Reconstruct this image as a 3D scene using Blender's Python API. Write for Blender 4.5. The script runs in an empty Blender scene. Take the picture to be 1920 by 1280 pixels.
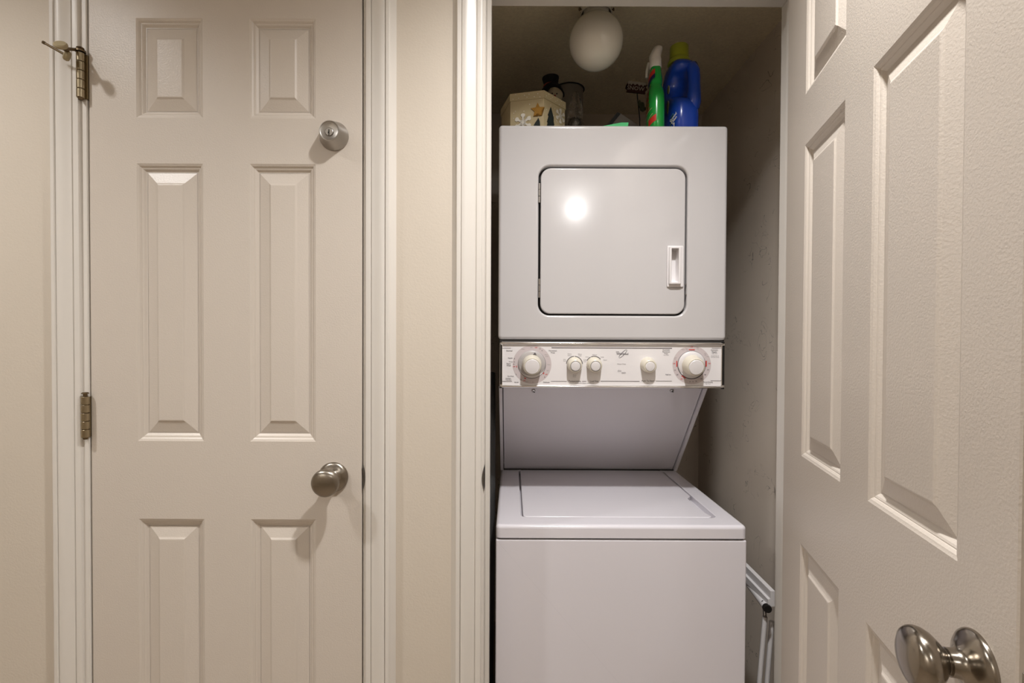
import bpy, bmesh, math, random
from mathutils import Matrix, Vector, Euler, noise
random.seed(4)
PI = math.pi
C = bpy.context.scene.collection
SC = bpy.context.scene

# ------------------------------------------------------------------ camera
F_PX, EYE = 940.0, 1.202
PITCH, ROLL = 0.0136, 0.0045
cam_data = bpy.data.cameras.new('camera')
cam_data.sensor_width = 36.0
cam_data.lens = 36.0 * F_PX / 1920.0
cam_data.shift_y = F_PX * math.tan(PITCH) / 1920.0
cam_data.clip_start = 0.02
cam = bpy.data.objects.new('camera', cam_data)
C.objects.link(cam)
CAM_R = Matrix.Rotation(PI / 2 - PITCH, 3, 'X') @ Matrix.Rotation(ROLL, 3, 'Z')
cam.matrix_world = Matrix.Translation((0, 0, EYE)) @ CAM_R.to_4x4()
SC.camera = cam

# ------------------------------------------------------------------ world, lamps, exposure
world = bpy.data.worlds.new('world')
SC.world = world
world.use_nodes = True
world.node_tree.nodes['Background'].inputs[0].default_value = (1.0, 0.97, 0.93, 1)
world.node_tree.nodes['Background'].inputs[1].default_value = 0.10


def lamp(name, loc, watts, radius, col=(1.0, 0.985, 0.975), cone=None, up=False):
    """a bare bulb, or with a cone a recessed ceiling downlight; turned up, an added fill"""
    l = bpy.data.lights.new(name, 'SPOT' if cone else 'POINT')
    l.energy = watts
    l.color = col
    l.shadow_soft_size = radius
    if cone:
        l.spot_size = math.radians(cone)
        l.spot_blend = 1.0
    o = bpy.data.objects.new(name, l)
    o.location = loc
    if up:
        o.rotation_euler = (PI, 0, 0)
    C.objects.link(o)
    return o


lamp('hall_lamp_over_closet', (0.25, 0.48, EYE + 1.20), 104.0, 0.04, cone=138)
lamp('hall_lamp_over_left_door', (-1.45, 0.43, EYE + 1.20), 62.0, 0.04, cone=140)
lamp('room_lamp_behind', (0.525, -1.52, EYE + 1.10), 11.0, 0.07)
lamp('added_fill_uplight', (-1.9, -1.7, 1.75), 132.0, 0.10, cone=140, up=True)  # unseen upward lamp added to lift the ambient light in the closet
SC.view_settings.view_transform = 'Standard'
SC.view_settings.look = 'None'
SC.view_settings.gamma = 1.0
SC.view_settings.use_curve_mapping = False
SC.view_settings.exposure = 0.04


# ------------------------------------------------------------------ helpers
def W(px, py, Y):
    """point on the plane y = Y seen at a photograph pixel"""
    v = Vector(((px - 960) / F_PX, (640 - py) / F_PX + math.tan(PITCH), -1.0))
    r = CAM_R @ v
    return Vector((r.x / r.y * Y, Y, EYE + r.z / r.y * Y))


def WZ(px, py, z):
    """point on the horizontal plane z seen at a photograph pixel"""
    v = Vector(((px - 960) / F_PX, (640 - py) / F_PX + math.tan(PITCH), -1.0))
    r = CAM_R @ v
    t = (z - EYE) / r.z
    return Vector((r.x * t, r.y * t, z))


ROOTM = {}


def tag(o, label=None, cat=None, group=None, kind=None):
    if label: o['label'] = label
    if cat: o['category'] = cat
    if group: o['group'] = group
    if kind: o['kind'] = kind
    return o


def thing(name, label, cat, loc=(0, 0, 0), rotz=0.0, group=None, kind=None):
    o = bpy.data.objects.new(name, None)
    o.empty_display_size = 0.05
    C.objects.link(o)
    o.location = loc
    o.rotation_euler = (0, 0, rotz)
    ROOTM[o.name] = Matrix.Translation(loc) @ Matrix.Rotation(rotz, 4, 'Z')
    return tag(o, label, cat, group, kind)


def obj(name, bm, mat, parent=None, local=False, smooth=35, recalc=True, wn=False):
    """link a bmesh as ONE mesh object; with a parent the (world) shape is moved into the parent's frame"""
    if recalc:
        bmesh.ops.recalc_face_normals(bm, faces=bm.faces)
    me = bpy.data.meshes.new(name)
    bm.to_mesh(me)
    bm.free()
    me.materials.append(mat)
    if smooth:
        for p in me.polygons:
            p.use_smooth = True
        me.set_sharp_from_angle(angle=math.radians(smooth))
    o = bpy.data.objects.new(name, me)
    C.objects.link(o)
    if wn:                      # keep large flat faces truly flat next to their rounded edges
        w = o.modifiers.new('weighted_normal', 'WEIGHTED_NORMAL')
        w.mode = 'FACE_AREA'
        w.weight = 100
        w.keep_sharp = True
    M = Matrix.Identity(4)
    if parent is not None:
        M = ROOTM[parent.name]
        o.parent = parent
        if not local:
            me.transform(M.inverted())
    ROOTM[o.name] = M
    return o


def centre_origin(o):
    """put a top-level mesh's origin at its base"""
    vs = [v.co for v in o.data.vertices]
    c = Vector(((min(v.x for v in vs) + max(v.x for v in vs)) / 2, (min(v.y for v in vs) + max(v.y for v in vs)) / 2, min(v.z for v in vs)))
    o.data.transform(Matrix.Translation(-c))
    o.location = c
    return o


def box(bm, x0, x1, y0, y1, z0, z1, bevel=0.0, seg=2, M=None):
    vs = [bm.verts.new((x, y, z)) for x in (x0, x1) for y in (y0, y1) for z in (z0, z1)]
    fs = [bm.faces.new([vs[i] for i in q]) for q in ((0, 1, 3, 2), (4, 6, 7, 5), (0, 4, 5, 1), (2, 3, 7, 6), (0, 2, 6, 4), (1, 5, 7, 3))]
    new = set(vs)
    if bevel > 0:
        es = list({e for f in fs for e in f.edges})
        r = bmesh.ops.bevel(bm, geom=es, offset=bevel, segments=seg, affect='EDGES', profile=0.5)
        new = {v for f in r['faces'] for v in f.verts} | {v for v in vs if v.is_valid}
    if M is not None:
        bmesh.ops.transform(bm, matrix=M, verts=[v for v in new if v.is_valid])
    return bm


def frame(origin, ea, eb):
    ea, eb = Vector(ea).normalized(), Vector(eb).normalized()
    return (Vector(origin), ea, eb, ea.cross(eb))


def at(Fr, a, b, c):
    return Fr[0] + Fr[1] * a + Fr[2] * b + Fr[3] * c


def rrect(a0, a1, b0, b1, r, n=7):
    pts = []
    for cx, cy, s in ((a1 - r, b0 + r, -90), (a1 - r, b1 - r, 0), (a0 + r, b1 - r, 90), (a0 + r, b0 + r, 180)):
        for k in range(n + 1):
            t = math.radians(s + 90.0 * k / n)
            pts.append((cx + r * math.cos(t), cy + r * math.sin(t)))
    return pts


def offset(pts, d):
    """inset a counter-clockwise outline by d"""
    out = []
    n = len(pts)
    for i in range(n):
        p0, p1, p2 = Vector(pts[i - 1]), Vector(pts[i]), Vector(pts[(i + 1) % n])
        e1, e2 = (p1 - p0), (p2 - p1)
        if e1.length < 1e-9 or e2.length < 1e-9:
            e1 = e2 = (p2 - p0)
        n1 = Vector((-e1.y, e1.x)).normalized()
        n2 = Vector((-e2.y, e2.x)).normalized()
        m = (n1 + n2)
        m = m / max(0.3, m.length_squared / 2) if m.length > 1e-6 else n1
        out.append(tuple(p1 + m * d))
    return out


def ring(bm, Fr, pts, c):
    return [bm.verts.new(at(Fr, a, b, c)) for a, b in pts]


def bridge(bm, A, B):
    n = len(A)
    for i in range(n):
        j = (i + 1) % n
        bm.faces.new((A[i], A[j], B[j], B[i]))


def loop_edges(bm, R):
    out = []
    for i in range(len(R)):
        a, b = R[i], R[(i + 1) % len(R)]
        e = bm.edges.get((a, b)) or bm.edges.new((a, b))
        out.append(e)
    return out


def slab(bm, Fr, pts, c_back, c_front, fillet=0.0, hole=None, hole_fillet=0.0, hole_depth=0.0, seg=4, back=True, hole_floor=True):
    """plate with a rounded front edge; optional hole going in from the front"""
    levels = [(0.0, c_back)]
    if fillet > 0:
        for k in range(seg + 1):
            t = PI / 2 * k / seg
            levels.append((fillet * (1 - math.cos(t)), c_front - fillet + fillet * math.sin(t)))
    else:
        levels.append((0.0, c_front))
    rings = [ring(bm, Fr, offset(pts, d) if d > 1e-7 else pts, c) for d, c in levels]
    for A, B in zip(rings, rings[1:]):
        bridge(bm, A, B)
    if back:
        bm.faces.new(rings[0])
    top = rings[-1]
    if hole is None:
        bm.faces.new(top)
        return
    hl = []
    if hole_fillet > 0:
        for k in range(seg + 1):
            t = PI / 2 * (1 - k / seg)
            hl.append((-hole_fillet * (1 - math.cos(t)), c_front - hole_fillet + hole_fillet * math.sin(t)))
    else:
        hl.append((0.0, c_front))
    hl.append((0.0, c_front - hole_depth))
    hr = [ring(bm, Fr, offset(hole, d) if abs(d) > 1e-7 else hole, c) for d, c in hl]
    for A, B in zip(hr, hr[1:]):
        bridge(bm, A, B)
    if hole_floor:
        bm.faces.new(hr[-1])
    es = loop_edges(bm, top) + loop_edges(bm, hr[0])
    bmesh.ops.triangle_fill(bm, use_beauty=True, use_dissolve=False, edges=es)


def prism(bm, Fr, pts, c0, c1, chamfer=0.0):
    A = ring(bm, Fr, pts, c0)
    if chamfer > 0:
        B = ring(bm, Fr, pts, c1 - chamfer)
        D = ring(bm, Fr, offset(pts, chamfer), c1)
        bridge(bm, A, B)
        bridge(bm, B, D)
        top = D
    else:
        top = ring(bm, Fr, pts, c1)
        bridge(bm, A, top)
    f1 = bm.faces.new(A)
    f2 = bm.faces.new(top)
    bmesh.ops.triangulate(bm, faces=[f1, f2])


def lathe(bm, prof, origin, axis, n=40, ref=(0, 0, 1)):
    axis = Vector(axis).normalized()
    ref = Vector(ref)
    if abs(axis.dot(ref)) > 0.95:
        ref = Vector((1, 0, 0))
    u = (ref - axis * ref.dot(axis)).normalized()
    v = axis.cross(u)
    o = Vector(origin)
    prev = None
    for r, h in prof:
        c = o + axis * h
        if r < 1e-6:
            cur = [bm.verts.new(c)]
        else:
            cur = [bm.verts.new(c + u * (r * math.cos(2 * PI * k / n)) + v * (r * math.sin(2 * PI * k / n))) for k in range(n)]
        if prev is not None:
            if len(prev) == 1 and len(cur) > 1:
                for k in range(n): bm.faces.new((prev[0], cur[(k + 1) % n], cur[k]))
            elif len(cur) == 1 and len(prev) > 1:
                for k in range(n): bm.faces.new((prev[k], prev[(k + 1) % n], cur[0]))
            elif len(cur) > 1:
                bridge(bm, prev, cur)
        prev = cur


def rounded_profile(segs):
    return segs


def tube(bm, pts, r, n=14, caps=True):
    pts = [Vector(p) for p in pts]
    rings = []
    up = None
    for i, p in enumerate(pts):
        d = (pts[min(i + 1, len(pts) - 1)] - pts[max(i - 1, 0)]).normalized()
        if up is None:
            up = Vector((0, 0, 1)) if abs(d.z) < 0.9 else Vector((1, 0, 0))
        u = (up - d * up.dot(d)).normalized()
        v = d.cross(u)
        up = u
        rr = r[i] if isinstance(r, (list, tuple)) else r
        rings.append([bm.verts.new(p + u * (rr * math.cos(2 * PI * k / n)) + v * (rr * math.sin(2 * PI * k / n))) for k in range(n)])
    for A, B in zip(rings, rings[1:]):
        bridge(bm, A, B)
    if caps:
        bm.faces.new(rings[0])
        bm.faces.new(rings[-1])


def sphere(bm, c, r, sx=1, sy=1, sz=1, u=28, v=18):
    M = Matrix.Translation(c) @ Matrix.Diagonal((sx, sy, sz, 1))
    bmesh.ops.create_uvsphere(bm, u_segments=u, v_segments=v, radius=r, matrix=M)


def loft(bm, rings_pts, cap0=True, cap1=True):
    R = [[bm.verts.new(p) for p in ps] for ps in rings_pts]
    for A, B in zip(R, R[1:]):
        bridge(bm, A, B)
    if cap0: bm.faces.new(R[0])
    if cap1: bm.faces.new(R[-1])


def text_into(bm, s, Fr, size, a=0.0, b=0.0, c=0.0003, align='CENTER', rot=0.0, bold=0.0, xs=1.0, shear=0.0):
    """flat lettering on the plane of a frame, centred at (a, b)"""
    cu = bpy.data.curves.new('lettering', 'FONT')
    cu.body = s
    cu.size = size
    cu.align_x = align
    cu.align_y = 'CENTER'
    cu.resolution_u = 2
    cu.offset = bold
    cu.shear = shear
    o = bpy.data.objects.new('lettering', cu)
    C.objects.link(o)
    dg = bpy.context.evaluated_depsgraph_get()
    me = bpy.data.meshes.new_from_object(o.evaluated_get(dg))
    ca, sa = math.cos(rot), math.sin(rot)
    M = Matrix.Identity(4)
    for i in range(3):
        M[i][0] = Fr[1][i] * ca * xs + Fr[2][i] * sa * xs
        M[i][1] = -Fr[1][i] * sa + Fr[2][i] * ca
        M[i][2] = Fr[3][i]
        M[i][3] = at(Fr, a, b, c)[i]
    me.transform(M)
    bm.from_mesh(me)
    bpy.data.objects.remove(o)
    bpy.data.curves.remove(cu)
    bpy.data.meshes.remove(me)


# ------------------------------------------------------------------ materials
def mat(name, col, rough=0.5, metal=0.0, bump=None, var=0.0, var_scale=6.0, coat=0.0, trans=0.0, ior=1.45, aniso=0.0, spec=0.5):
    m = bpy.data.materials.new(name)
    m.use_nodes = True
    nt = m.node_tree
    b = nt.nodes['Principled BSDF']
    b.inputs['Base Color'].default_value = (*col, 1)
    b.inputs['Roughness'].default_value = rough
    b.inputs['Metallic'].default_value = metal
    b.inputs['IOR'].default_value = ior
    b.inputs['Coat Weight'].default_value = coat
    b.inputs['Coat Roughness'].default_value = 0.08
    b.inputs['Transmission Weight'].default_value = trans
    b.inputs['Specular IOR Level'].default_value = spec
    tc = nt.nodes.new('ShaderNodeTexCoord')
    if aniso:
        b.inputs['Anisotropic'].default_value = aniso
    if bump:
        scale, strength, dist = bump[:3]
        nz = nt.nodes.new('ShaderNodeTexNoise')
        nz.inputs['Scale'].default_value = scale
        nz.inputs['Detail'].default_value = 3.0
        nz.inputs['Roughness'].default_value = 0.55
        bp = nt.nodes.new('ShaderNodeBump')
        bp.inputs['Strength'].default_value = strength
        bp.inputs['Distance'].default_value = dist
        nt.links.new(tc.outputs['Object'], nz.inputs['Vector'])
        nt.links.new(nz.outputs['Fac'], bp.inputs['Height'])
        nt.links.new(bp.outputs['Normal'], b.inputs['Normal'])
    if var > 0:
        n2 = nt.nodes.new('ShaderNodeTexNoise')
        n2.inputs['Scale'].default_value = var_scale
        n2.inputs['Detail'].default_value = 4.0
        mx = nt.nodes.new('ShaderNodeMix')
        mx.data_type = 'RGBA'
        mx.inputs[6].default_value = (*[c * (1 - var) for c in col], 1)
        mx.inputs[7].default_value = (*[min(1, c * (1 + var)) for c in col], 1)
        nt.links.new(tc.outputs['Object'], n2.inputs['Vector'])
        nt.links.new(n2.outputs['Fac'], mx.inputs[0])
        nt.links.new(mx.outputs[2], b.inputs['Base Color'])
    return m


M_WALL = mat('wall_paint', (0.655, 0.585, 0.495), 0.55, bump=(260, 0.25, 0.0012), var=0.02)
M_DOOR = mat('door_paint', (0.64, 0.575, 0.505), 0.33, bump=(300, 0.30, 0.0012), var=0.012)
M_TRIM = mat('trim_paint', (0.73, 0.69, 0.635), 0.32, bump=(60, 0.06, 0.001), var=0.012)
M_CEIL = mat('ceiling_paint', (0.80, 0.78, 0.74), 0.8, bump=(150, 0.5, 0.004))
M_POP = mat('textured_closet_ceiling', (0.86, 0.75, 0.55), 0.42, bump=(230, 0.6, 0.006), var=0.18, var_scale=140)
M_FLOOR = mat('brown_floor', (0.34, 0.27, 0.20), 0.55, bump=(80, 0.2, 0.002), var=0.08, var_scale=14)
M_ENAM = mat('dimmed_white_enamel', (0.57, 0.55, 0.55), 0.14, coat=0.3, var=0.006, var_scale=3)  # same enamel as the washer, darkened to hold down the brightly lit dryer
M_ENAMW = mat('bright_white_enamel', (0.72, 0.695, 0.735), 0.17, coat=0.3, var=0.006, var_scale=3)  # lighter copy of that enamel, for the washer and the shaded stand
M_PLAS = mat('white_plastic', (0.80, 0.77, 0.77), 0.28)
M_CREAM = mat('cream_plastic', (0.72, 0.67, 0.56), 0.3)
M_GREYP = mat('grey_plastic', (0.50, 0.47, 0.46), 0.3)
M_RING = mat('printed_grey_band', (0.60, 0.53, 0.53), 0.4)
M_INK = mat('dark_ink', (0.10, 0.09, 0.10), 0.6)
M_INKG = mat('grey_ink', (0.20, 0.185, 0.19), 0.6)
M_RED = mat('red_ink', (0.55, 0.05, 0.04), 0.5)
M_BLACK = mat('black_plastic', (0.012, 0.011, 0.010), 0.4)
M_GAP = mat('dark_gap_fill', (0.02, 0.018, 0.016), 0.7)  # near-black filler whose colour stands in for shade inside gaps and seams
M_CHROME = mat('chrome', (0.78, 0.76, 0.74), 0.12, metal=1.0)
M_NICKEL = mat('brushed_nickel', (0.31, 0.275, 0.23), 0.27, metal=1.0, aniso=0.6)
M_NICKEL2 = mat('satin_nickel', (0.42, 0.395, 0.365), 0.36, metal=1.0)
M_KNOB = mat('polished_nickel', (0.33, 0.295, 0.25), 0.20, metal=1.0)
M_BRASS = mat('aged_brass_hinge', (0.40, 0.335, 0.225), 0.3, metal=1.0)
M_BRASSD = mat('dark_bronze', (0.17, 0.125, 0.075), 0.4, metal=1.0)
M_RUBBER = mat('yellowed_rubber', (0.40, 0.33, 0.20), 0.5)
M_OPAL = mat('opal_glass', (0.80, 0.76, 0.67), 0.12, coat=0.4)
M_STEEL = mat('steel_screw', (0.42, 0.40, 0.38), 0.3, metal=1.0)
M_DUCT = mat('galvanized_duct', (0.36, 0.33, 0.29), 0.5, metal=0.4, var=0.12, var_scale=18)
M_HOSE = mat('dark_hose', (0.035, 0.035, 0.035), 0.45)
M_RACK = mat('white_coated_tube', (0.76, 0.74, 0.74), 0.3)


def closet_wall_material():
    m = mat('scuffed_closet_wall', (0.80, 0.71, 0.61), 0.45, bump=(200, 0.15, 0.001), var=0.07, var_scale=5)
    nt = m.node_tree
    b = nt.nodes['Principled BSDF']
    src = b.inputs['Base Color'].links[0].from_socket
    tc = [n for n in nt.nodes if n.type == 'TEX_COORD'][0]
    n1 = nt.nodes.new('ShaderNodeTexNoise'); n1.inputs['Scale'].default_value = 11.0; n1.inputs['Detail'].default_value = 1.5
    n1.inputs['Distortion'].default_value = 1.8
    sub = nt.nodes.new('ShaderNodeMath'); sub.operation = 'SUBTRACT'; sub.inputs[1].default_value = 0.5
    ab = nt.nodes.new('ShaderNodeMath'); ab.operation = 'ABSOLUTE'
    lt = nt.nodes.new('ShaderNodeMath'); lt.operation = 'LESS_THAN'; lt.inputs[1].default_value = 0.0050
    n2 = nt.nodes.new('ShaderNodeTexNoise'); n2.inputs['Scale'].default_value = 9.0
    mp = nt.nodes.new('ShaderNodeMapping'); mp.inputs['Location'].default_value = (3.1, 7.7, 1.3)
    gt = nt.nodes.new('ShaderNodeMath'); gt.operation = 'GREATER_THAN'; gt.inputs[1].default_value = 0.56
    mul = nt.nodes.new('ShaderNodeMath'); mul.operation = 'MULTIPLY'
    mul2 = nt.nodes.new('ShaderNodeMath'); mul2.operation = 'MULTIPLY'; mul2.inputs[1].default_value = 0.55
    mx = nt.nodes.new('ShaderNodeMix'); mx.data_type = 'RGBA'; mx.inputs[7].default_value = (0.16, 0.13, 0.10, 1)
    L = nt.links.new
    L(tc.outputs['Object'], n1.inputs['Vector']); L(n1.outputs['Fac'], sub.inputs[0]); L(sub.outputs[0], ab.inputs[0]); L(ab.outputs[0], lt.inputs[0])
    L(tc.outputs['Object'], mp.inputs['Vector']); L(mp.outputs['Vector'], n2.inputs['Vector']); L(n2.outputs['Fac'], gt.inputs[0])
    L(lt.outputs[0], mul.inputs[0]); L(gt.outputs[0], mul.inputs[1]); L(mul.outputs[0], mul2.inputs[0])
    L(mul2.outputs[0], mx.inputs[0]); L(src, mx.inputs[6]); L(mx.outputs[2], b.inputs['Base Color'])
    return m


M_CLOSET = closet_wall_material()

# ------------------------------------------------------------------ key dimensions
D = 1.1325            # face of the hall wall
TH = 0.114            # wall thickness
DB = D + TH
HEAD = W(1190, 13, DB).z          # underside of the closet head jamb
CEIL_H, CEIL_C = EYE + 1.236, EYE + 0.965
XL, XR = -0.062, 0.660            # closet jamb faces
LD0, LD1 = W(169.5, 640, D).x, W(678.5, 640, D).x   # left door edges
CWR, CWL, CWB = 0.800, -0.095, 2.14                  # closet walls
HX0, HX1, HY0 = -2.7, 1.35, -2.5                     # hall


def sbox(name, b, m, kind='structure', label=None, cat=None):
    bm = bmesh.new()
    for q in b:
        box(bm, *q)
    o = obj(name, bm, m, smooth=0)
    return tag(o, label, cat, kind=kind)


# ------------------------------------------------------------------ the setting
J = 0.019
sbox('floor', [(HX0 - .1, HX1 + .1, HY0 - 1.5, CWB + .1, -0.05, 0.0)], M_FLOOR)
sbox('ceiling', [(HX0 - .1, HX1 + .1, HY0, DB, CEIL_H, CEIL_H + .05)], M_CEIL)
lx0, lx1 = LD0 - 0.0035 - J, LD1 + 0.0035 + J
cx0, cx1 = XL - J, XR + J
sbox('wall_front', [(HX0, lx0, D, DB, 0, CEIL_H), (lx1, cx0, D, DB, 0, CEIL_H), (cx1, HX1, D, DB, 0, CEIL_H),
                    (lx0, lx1, D, DB, HEAD + J, CEIL_H), (cx0, cx1, D, DB, HEAD + J, CEIL_H)], M_WALL)
sbox('wall_left', [(HX0 - .1, HX0, HY0, DB, 0, CEIL_H)], M_WALL)
sbox('wall_right', [(HX1, HX1 + .1, HY0, DB, 0, CEIL_H)], M_WALL)
sbox('wall_back', [(HX0 - .1, HX1 + .1, HY0 - .1, HY0, 0, CEIL_H)], M_WALL)
sbox('wall_closet_right', [(CWR, CWR + .08, DB, CWB, 0, CEIL_C)], M_CLOSET)
sbox('wall_closet_left', [(CWL - .08, CWL, DB, CWB, 0, CEIL_C)], M_CLOSET)
sbox('wall_closet_back', [(CWL - .08, CWR + .08, CWB, CWB + .08, 0, CEIL_C)], M_CLOSET)
sbox('ceiling_closet', [(CWL - .08, CWR + .08, DB, CWB + .08, CEIL_C, CEIL_C + .08)], M_POP)
sbox('wall_behind_left_door', [(lx0 - .05, lx1 + .05, DB + .25, DB + .30, 0, CEIL_C), (lx0 - .05, lx0, DB, DB + .25, 0, CEIL_C), (lx1, lx1 + .05, DB, DB + .25, 0, CEIL_C),
                               (lx0 - .05, lx1 + .05, DB, DB + .25, CEIL_C, CEIL_C + .05)], M_GAP)  # closed space behind the door, coloured black so its gap reads dark

# casing profile: (distance from the outer edge, height off the wall)
CASING = [(-.0110, 0), (-.0095, .0025), (-.0020, .0110), (-.0003, .0135), (.0003, .0160), (.0020, .0172), (.0085, .0172), (.0098, .0160), (.0104, .0125), (.0110, .0125), (.0118, .0152), (.0150, .0158), (.0200, .0154), (.0260, .0138), (.0320, .0118),
          (.0380, .0100), (.0420, .0092), (.0428, .0062), (.0436, .0062), (.0446, .0086), (.0520, .0084), (.0555, .0076), (.0570, .0058), (.0570, 0)]


def casing_leg(bm, x_outer, sgn, z0, z1):
    """vertical casing; sgn=+1: the inner edge lies towards +x"""
    A = [bm.verts.new((x_outer + sgn * t, D - h, z0)) for t, h in CASING]
    B = [bm.verts.new((x_outer + sgn * t, D - h, z1)) for t, h in CASING]
    bridge(bm, A, B)
    bm.faces.new(A); bm.faces.new(B)


def casing_head(bm, x0, x1, z_in):
    A = [bm.verts.new((x0 + t, D - h, z_in + .057 - t)) for t, h in CASING]
    B = [bm.verts.new((x1 - t, D - h, z_in + .057 - t)) for t, h in CASING]
    bridge(bm, A, B)
    bm.faces.new(A); bm.faces.new(B)


def opening_trim(name, label, x0, x1, reveal0, reveal1):
    """jamb faces at x0 and x1"""
    t = thing(name, label, 'door trim', (x0, D, 0), kind='structure')
    z_in = HEAD + .006
    bm = bmesh.new(); casing_leg(bm, x0 - reveal0 - .057, 1, 0, z_in + .0); obj('side_casing', bm, M_TRIM, t, smooth=25)
    bm = bmesh.new(); casing_leg(bm, x1 + reveal1 + .057, -1, 0, z_in + .0); obj('side_casing', bm, M_TRIM, t, smooth=25)
    bm = bmesh.new(); casing_head(bm, x0 - reveal0 - .057, x1 + reveal1 + .057, z_in); obj('head_casing', bm, M_TRIM, t, smooth=25)
    bm = bmesh.new(); box(bm, x0 - J, x0, D - .001, DB, 0, HEAD, .0015, 1); obj('side_jamb', bm, M_TRIM, t)
    bm = bmesh.new(); box(bm, x1, x1 + J, D - .001, DB, 0, HEAD, .0015, 1); obj('side_jamb', bm, M_TRIM, t)
    bm = bmesh.new(); box(bm, x0 - J, x1 + J, D - .001, DB, HEAD, HEAD + J, .0015, 1); obj('head_jamb', bm, M_TRIM, t)
    bm = bmesh.new()
    box(bm, x0, x0 + .011, D + .038, D + .070, 0, HEAD, .0015, 1)
    box(bm, x1 - .011, x1, D + .038, D + .070, 0, HEAD, .0015, 1)
    box(bm, x0 + .011, x1 - .011, D + .038, D + .070, HEAD - .011, HEAD, .0015, 1)
    obj('stop_moulding', bm, M_TRIM, t)
    return t


TRIM1 = opening_trim('trim_1', 'off-white moulded casing framing the closed left door', LD0 - .0035, LD1 + .0035, .013, .006)
TRIM2 = opening_trim('trim_2', 'off-white moulded casing framing the laundry closet opening', XL, XR, .006, .006)


def strike(parent, x, z, sgn):
    """curved lip of a strike plate wrapping the jamb edge"""
    bm = bmesh.new()
    pts = []
    n = 10
    for k in range(n + 1):
        u = -1 + 2 * k / n
        pts.append((u * .027, .0050 * (1 - u * u) ** 1.0 + .0004))
    A, B, Cc, Dd = [], [], [], []
    for zz, w in pts:
        A.append(bm.verts.new((x, D + .030, z + zz)))
        B.append(bm.verts.new((x, D - .002, z + zz)))
        Cc.append(bm.verts.new((x - sgn * w * .5, D - .004, z + zz)))
        Dd.append(bm.verts.new((x - sgn * w, D - .002, z + zz)))
    for P, Q in ((A, B), (B, Cc), (Cc, Dd)):
        for k in range(n):
            bm.faces.new((P[k], P[k + 1], Q[k + 1], Q[k]))
    r = bmesh.ops.solidify(bm, geom=bm.faces[:], thickness=.0012)
    return obj('strike_plate', bm, M_NICKEL2, parent)


bm = bmesh.new(); box(bm, LD0 - .0034, LD0 + .006, D + .0352, D + .0378, 0, HEAD - .001); obj('gap_shade_strip', bm, M_GAP, TRIM1)  # black strips added behind the door edges to darken the gap
bm = bmesh.new(); box(bm, LD1 - .006, LD1 + .0034, D + .0352, D + .0378, 0, HEAD - .001); obj('gap_shade_strip', bm, M_GAP, TRIM1)
strike(TRIM1, LD1 + .0030, W(680, 894, D).z, -1)
strike(TRIM2, XL + .0004, W(908, 897, D).z, 1)

# ------------------------------------------------------------------ six-panel doors
P_Z = [(W(430, 1433, D).z, W(430, 973, D).z), (W(430, 827, D).z, W(430, 307, D).z), (W(430, 221.5, D).z, W(430, 34.5, D).z)]
# recess profile around a panel: (inset, depth); the last point is where the raised panel starts
STICK = [(0, 0), (.0012, .0006), (.0045, .0016), (.0075, .0040), (.0082, .0050), (.0095, .0050), (.0120, .0062), (.0150, .0088), (.0160, .0096), (.0180, .0096)]
RAISE = [(.0180, .0096), (.0185, .0096), (.0425, .0032), (.0445, .0021), (.0462, .0008), (.0480, .0004)]


def six_panel_door(name, label, loc, rotz, w, xs, th=.035, z0=.012):
    t = thing(name, label, 'door', loc, rotz, kind='structure')
    h = HEAD - .003
    bm = bmesh.new()
    X = [0.0] + xs + [w]
    Zs = [z0] + [z for p in P_Z for z in p] + [h]
    ch = .0016
    grid = {}
    for i, x in enumerate(X):
        for j, z in enumerate(Zs):
            xx = x + (ch if i == 0 else -ch if i == len(X) - 1 else 0)
            zz = z + (ch if j == 0 else -ch if j == len(Zs) - 1 else 0)
            grid[i, j] = bm.verts.new((xx, 0, zz))
    for i in range(5):
        for j in range(7):
            q = (grid[i, j], grid[i + 1, j], grid[i + 1, j + 1], grid[i, j + 1])
            if i in (1, 3) and j in (1, 3, 5):
                a0, a1, b0, b1 = X[i], X[i + 1], Zs[j], Zs[j + 1]
                prev = list(q)
                for d, dep in STICK[1:]:
                    cur = [bm.verts.new(p) for p in ((a0 + d, dep, b0 + d), (a1 - d, dep, b0 + d), (a1 - d, dep, b1 - d), (a0 + d, dep, b1 - d))]
                    bridge(bm, prev, cur)
                    prev = cur
                bm.faces.new(prev)
            else:
                bm.faces.new(q)
    # edges and back
    loop = [grid[i, 0] for i in range(6)] + [grid[5, j] for j in range(1, 8)] + [grid[i, 7] for i in range(4, -1, -1)] + [grid[0, j] for j in range(6, 0, -1)]
    def out(v, y):
        x = 0 if abs(v.co.x - ch) < 1e-6 else w if abs(v.co.x - w + ch) < 1e-6 else v.co.x
        z = z0 if abs(v.co.z - z0 - ch) < 1e-6 else h if abs(v.co.z - h + ch) < 1e-6 else v.co.z
        return bm.verts.new((x, y, z))
    L1 = [out(v, ch) for v in loop]
    L2 = [out(v, th) for v in loop]
    bridge(bm, loop, L1); bridge(bm, L1, L2)
    bm.faces.new(L2)
    obj('door_slab', bm, M_DOOR, t, local=True, smooth=12)
    for (a0, a1) in ((xs[0], xs[1]), (xs[2], xs[3])):
        for (b0, b1) in P_Z:
            bm = bmesh.new()
            prev = None
            for d, dep in RAISE:
                cur = [bm.verts.new(p) for p in ((a0 + d, dep, b0 + d), (a1 - d, dep, b0 + d), (a1 - d, dep, b1 - d), (a0 + d, dep, b1 - d))]
                if prev: bridge(bm, prev, cur)
                prev = cur
            bm.faces.new(prev)
            obj('raised_panel', bm, M_DOOR, t, local=True, smooth=0)
    return t


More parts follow.
